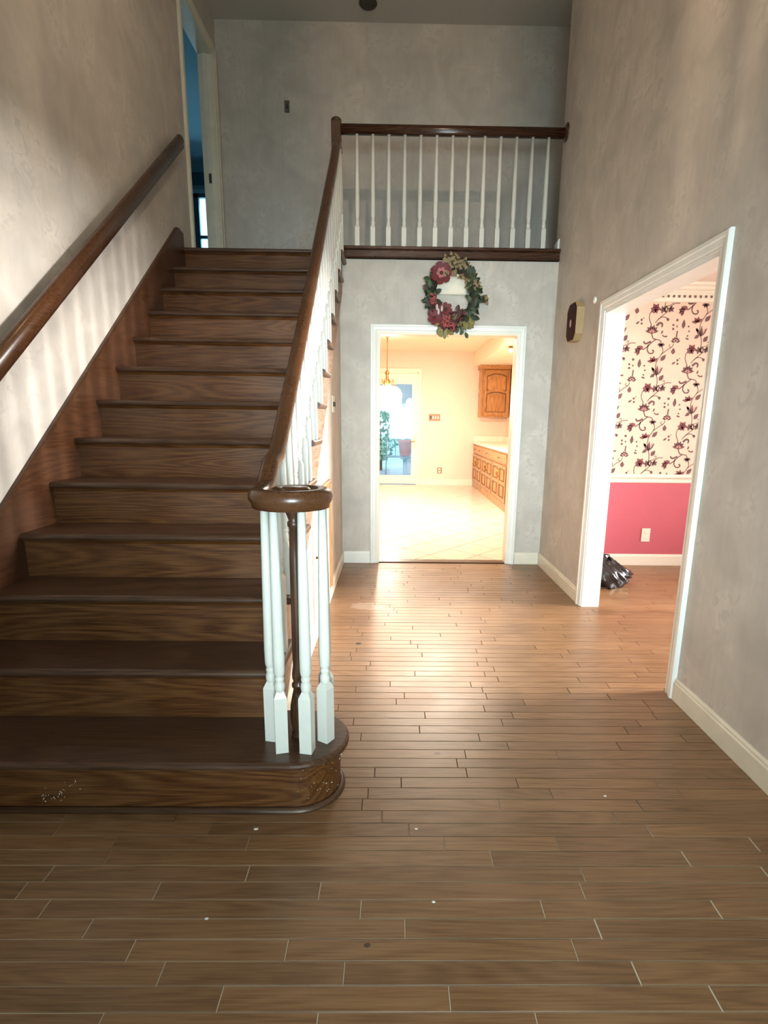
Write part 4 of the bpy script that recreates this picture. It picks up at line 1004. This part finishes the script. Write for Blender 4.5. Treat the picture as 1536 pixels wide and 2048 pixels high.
# pendant lamp over the breakfast area
PX, PY = -0.055, 9.45
t = thing('kitchen_pendant', 'lit glass pendant lamp with brass arms in front of the patio door', 'lamp', (PX, PY, ZKIT))
MB().lathe([(.065, 0), (.068, -.012), (.05, -.026), (.015, -.045), (.008, -.05)], (PX - .06, PY, ZKIT), 18).build('canopy', M['brass'], t)
PX2 = PX - .06
MB().tube([(PX2, PY, ZKIT - .04), (PX2, PY, 2.10)], .008).build('rod', M['brass'], t)
MB().lathe([(.008, 2.11), (.026, 2.095), (.034, 2.07), (.03, 2.045), (.018, 2.035), (.024, 2.02), (.024, 1.99), (.018, 1.985), (.04, 1.96), (.052, 1.93), (.045, 1.90), (.02, 1.87), (.012, 1.85)], (PX2, PY, 0), 16).build('hub', M['brass'], t)
for i in range(6):
    a = 2 * pi * i / 6 + .3; c_, s__ = cos(a), sin(a)
    pts = [(PX2 + r_ * c_, PY + r_ * s__, z_) for r_, z_ in ((.03, 1.90), (.055, 1.875), (.08, 1.91), (.10, 1.96), (.125, 1.96), (.145, 1.90), (.16, 1.845))]
    MB().tube(pts, .006, seg=6).build('arm', M['brass'], t)
mb = MB(); seg = 36; pr = [(.10, 1.86), (.17, 1.845), (.215, 1.80), (.24, 1.74), (.245, 1.69)]
vs = []; fs = []
for i, (r_, z_) in enumerate(pr):
    for k in range(seg):
        a = 2 * pi * k / seg; sc_ = (abs(sin(6 * a)) * .028) if i == len(pr) - 1 else 0
        vs.append((PX2 + r_ * (1 + .02 * cos(12 * a)) * cos(a), PY + r_ * (1 + .02 * cos(12 * a)) * sin(a), z_ - sc_))
for i in range(len(pr) - 1):
    for k in range(seg): k2 = (k + 1) % seg; fs.append((i * seg + k, i * seg + k2, (i + 1) * seg + k2, (i + 1) * seg + k))
mb.add(vs, fs, 0, True).build('glass_shade', M['shade_glow'], t)
MB().ball((PX2, PY, 1.74), .05, 0, 12, 8).build('bulb', M['bulb'], t)
light('kitchen_pendant_light', 'POINT', (PX2, PY, 1.62), 115, (1.0, .84, .66), radius=.10)
# recessed ceiling lights
for i, (x, y, lb) in enumerate(((-.19, 9.2, 'left recessed ceiling light above the pendant lamp'), (.046, 9.18, 'right recessed ceiling light above the pendant lamp'))):
    t = thing('recessed_light', lb, 'lamp', (x, y, ZKIT), 'kitchen recessed lights')
    MB().lathe([(.075, 0), (.078, -.006), (.062, -.008), (.058, -.002)], (x, y, ZKIT), 20).build('trim_ring', M['ktrim'], t)
    MB().lathe([(.056, -.004), (.040, -.010), (.005, -.012)], (x, y, ZKIT), 18).build('lens', M['bulb'], t)
t = thing('ceiling_fixture', 'bright fluorescent ceiling box in the kitchen', 'lamp', (.6, 7.4, ZKIT))
MB().box(.0, 1.2, 7.0, 7.8, ZKIT - .07, ZKIT).build('housing', M['ktrim'], t)
MB().bevbox(.04, 1.16, 7.04, 7.76, ZKIT - .085, ZKIT - .07, .004).build('lens', M['panel_glow'], t)
light('kitchen_ceiling_light', 'AREA', (.6, 7.4, ZKIT - .10), 200, (1.0, .87, .72), 1.1, .7, (.6, 7.4, 0))  # fill light added out of view
t = thing('soffit_light', 'small bright lamp at the end of the kitchen soffit', 'lamp', (1.63, 8.28, 2.36))
MB().lathe([(.03, 0), (.03, -.02), (.05, -.035)], (1.70, 8.5, 2.385), 14).build('holder', M['brass'], t)
MB().ball((1.70, 8.5, 2.335), .036, 0, 12, 8).build('bulb', M['bulb'], t)

# ------------------------------------------------------------------ patio seen through the glass door
struct('ground_patio', MB().box(-8, 8, KY1 + .12, 16, -.15, -.02), M['patio'])
struct('ground_garden', MB().box(-30, 30, 16, 60, -.2, -.05), M['ext'])
pw = MB().box(-2.5, 3.0, 14.4, 14.5, 1.95, 2.9).box(.24, 3.0, 14.4, 14.5, -.02, .75)
for x0_, x1_ in ((.20, .30), (.50, 3.0)): pw.box(x0_, x1_, 14.4, 14.5, .75, 1.95)
pw.prism([(.30, 1.95), (.30, 1.74)] + [(.40 - .10 * cos(pi * i / 10), 1.74 + .13 * sin(pi * i / 10)) for i in range(1, 10)] + [(.50, 1.74), (.50, 1.95)], 'y', 14.4, 14.5)
pw.box(-2.5, 3.0, KY1 + .12, 14.5, 2.9, 3.0)
struct('wall_porch', pw, M['porch'])
def shrub(name, c, r, hgt, seed, lb):
    rg_ = random.Random(seed); t = thing(name, lb, 'shrub', (c[0], c[1], 0))
    MB().lathe([(.05, 0), (.035, hgt * .4), (.01, hgt * .7)], (c[0], c[1], -.03), 8).build('stem', M['vine'], t)
    mb = MB()
    for i in range(420):
        a, b = rg_.uniform(0, 2 * pi), rg_.uniform(-1, 1); rr_ = r * (.5 + .5 * rg_.random())
        p = Vector((c[0] + rr_ * cos(a) * math.sqrt(1 - b * b), c[1] + rr_ * sin(a) * math.sqrt(1 - b * b), hgt * .6 + b * hgt * .42))
        u = Vector((rg_.uniform(-1, 1), rg_.uniform(-1, 1), rg_.uniform(-1, 1))).normalized() * .09; v = Vector((rg_.uniform(-1, 1), rg_.uniform(-1, 1), rg_.uniform(-1, 1))).normalized() * .05
        mb.add([p - u, p + v, p + u, p - v], [(0, 1, 2, 3)])
    o = mb.build('foliage', M['shrub'], t); o['kind'] = 'stuff'
shrub('patio_shrub', (-.35, 15.2), .55, 1.5, 1, 'green shrub beyond the patio at the left edge of the glass door')
shrub('patio_shrub', (.85, 16.2), .5, 1.25, 2, 'green shrub beyond the patio behind the iron chair')
t = thing('flower_pot', 'red flower pot on the patio seen through the glass door', 'pot', (.28, 13.4, 0))
MB().lathe([(.09, .48), (.13, .50), (.16, .80), (.175, .81), (.175, .86), (.15, .86)], (.28, 13.4, 0), 16).build('pot', M['potred'], t)
MB().lathe([(.14, 0), (.14, .03), (.05, .06), (.05, .42), (.14, .46), (.14, .48)], (.28, 13.4, -.02), 14).build('stand', M['iron'], t)
t = thing('patio_chair', 'iron patio chair with an arched back outside the glass door', 'chair', (.05, 13.9, 0))
cx, cy = .05, 13.9
MB().bevbox(cx - .24, cx + .24, cy - .22, cy + .22, .42, .45, .008).build('seat', M['iron'], t)
for sx in (-.22, .22):
    for sy in (-.2, .2): MB().tube([(cx + sx, cy + sy, .43), (cx + sx * 1.1, cy + sy * 1.1, -.02)], .014, seg=6).build('leg', M['iron'], t)
MB().tube([(cx + .23 * cos(a), cy + .22, .75 + .35 * sin(a)) if 0 < a < pi else (cx + .23 * cos(a), cy + .22, .44) for a in [-.01] + [pi * i / 12 for i in range(1, 12)] + [pi + .01]], .014, seg=6).build('back_frame', M['iron'], t)
for xx in (-.12, 0, .12): MB().tube([(cx + xx, cy + .22, .44), (cx + xx, cy + .22, 1.04 if xx else 1.09)], .009, seg=6).build('back_bar', M['iron'], t)

# ------------------------------------------------------------------ upstairs bedroom seen through the doorway
BX0, BY0, BY1 = -4.6, 4.2, 8.78
struct('floor_bedroom', MB().box(BX0, XL - .12, BY0, BY1, 2.45, 2.6), M['teal'])
struct('ceiling_bedroom', MB().box(BX0, XL - .12, BY0, BY1 + .1, ZC, ZC + .1), M['bceil'])
bw0, bw1, bz0, bz1 = -2.90, -2.15, 3.10, 4.42
struct('wall_bedroom_far', MB().box(BX0, bw0, BY1, BY1 + .1, 2.6, ZC).box(bw1, XL - .12, BY1, BY1 + .1, 2.6, ZC).box(bw0, bw1, BY1, BY1 + .1, 2.6, bz0).box(bw0, bw1, BY1, BY1 + .1, bz1, ZC), M['teal'])
struct('wall_bedroom_left', MB().box(BX0 - .1, BX0, BY0, BY1, 2.6, ZC).box(BX0, XL - .12, BY0 - .1, BY0, 2.6, ZC), M['teal'])
struct('wall_bedroom_right', MB().box(XL - .12, XL - .02, YH + .12, BY1, 2.6, ZC), M['teal'])
f = MB().box(bw0, bw0 + .09, BY1 + .0, BY1 + .06, bz0, bz1).box(bw1 - .06, bw1, BY1 + .0, BY1 + .06, bz0, bz1).box(bw0, bw1, BY1, BY1 + .06, bz1 - .05, bz1).box(bw0, bw1, BY1, BY1 + .06, bz0, bz0 + .05).box(bw0, bw1, BY1 + .01, BY1 + .05, 3.84, 3.88)
w4 = struct('window_3', f, M['bframe']); MB().box(bw0 + .05, bw1 - .03, BY1 + .03, BY1 + .035, bz0 + .03, bz1 - .03).build('pane', M['glass'], w4)
struct('trim_bedroom_window', MB().box(bw0 - .06, bw1 + .06, BY1 - .02, BY1, bz1, bz1 + .05), M['bceil'])
t = thing('window_valance', 'dark teal valance above the upstairs bedroom window', 'valance', (-2.5, BY1, 4.6))
MB().bevbox(-3.05, -2.0, BY1 - .03, BY1, 4.52, 4.68, .01).build('valance_board', M['bframe'], t)

# ------------------------------------------------------------------ flecks on the floor and first step
for i, (x, y, lb) in enumerate(((-.437, 1.568, 'white paint fleck on the floor just before the bottom step'), (-.488, 1.235, 'small white paint fleck on the dark boards at the left'), (.123, 1.288, 'tiny white fleck in the middle of the near floor'), (.77, 1.736, 'pale curled chip on the boards at the right'), (.086, 1.57, 'tiny white fleck on the boards right of the bottom step'))):
    s_ = .0075 if i == 0 else .005
    o = MB().lathe([(s_, 0), (s_ * .9, .0012), (s_ * .3, .002)], (0, 0, 0), 7, squash=(1.2, .8)).build('paint_fleck', M['speck']); o.location = (x, y, .0); tag(o, lb, 'fleck')
rg = random.Random(8); mb = MB()
for i in range(30):
    u = rg.random(); x = -1.17 + .13 * u + rg.gauss(0, .012); z = .05 + .07 * u * u + rg.gauss(0, .010)
    mb.ball((x, BC[1] - BR + .024 - .001, max(.02, z)), rg.uniform(.0009, .0023), 0, 5, 3)
for i in range(30):
    a = rg.uniform(-1.5, .3); mb.ball((BC[0] + (BR - .022) * cos(a), BC[1] + (BR - .022) * sin(a), rg.uniform(.03, .16)), rg.uniform(.0008, .002), 0, 5, 3)
o = mb.build('plaster_crumbs', M['speck']); tag(o, 'white plaster crumbs stuck to the front of the bottom step', 'crumbs', kind='stuff')
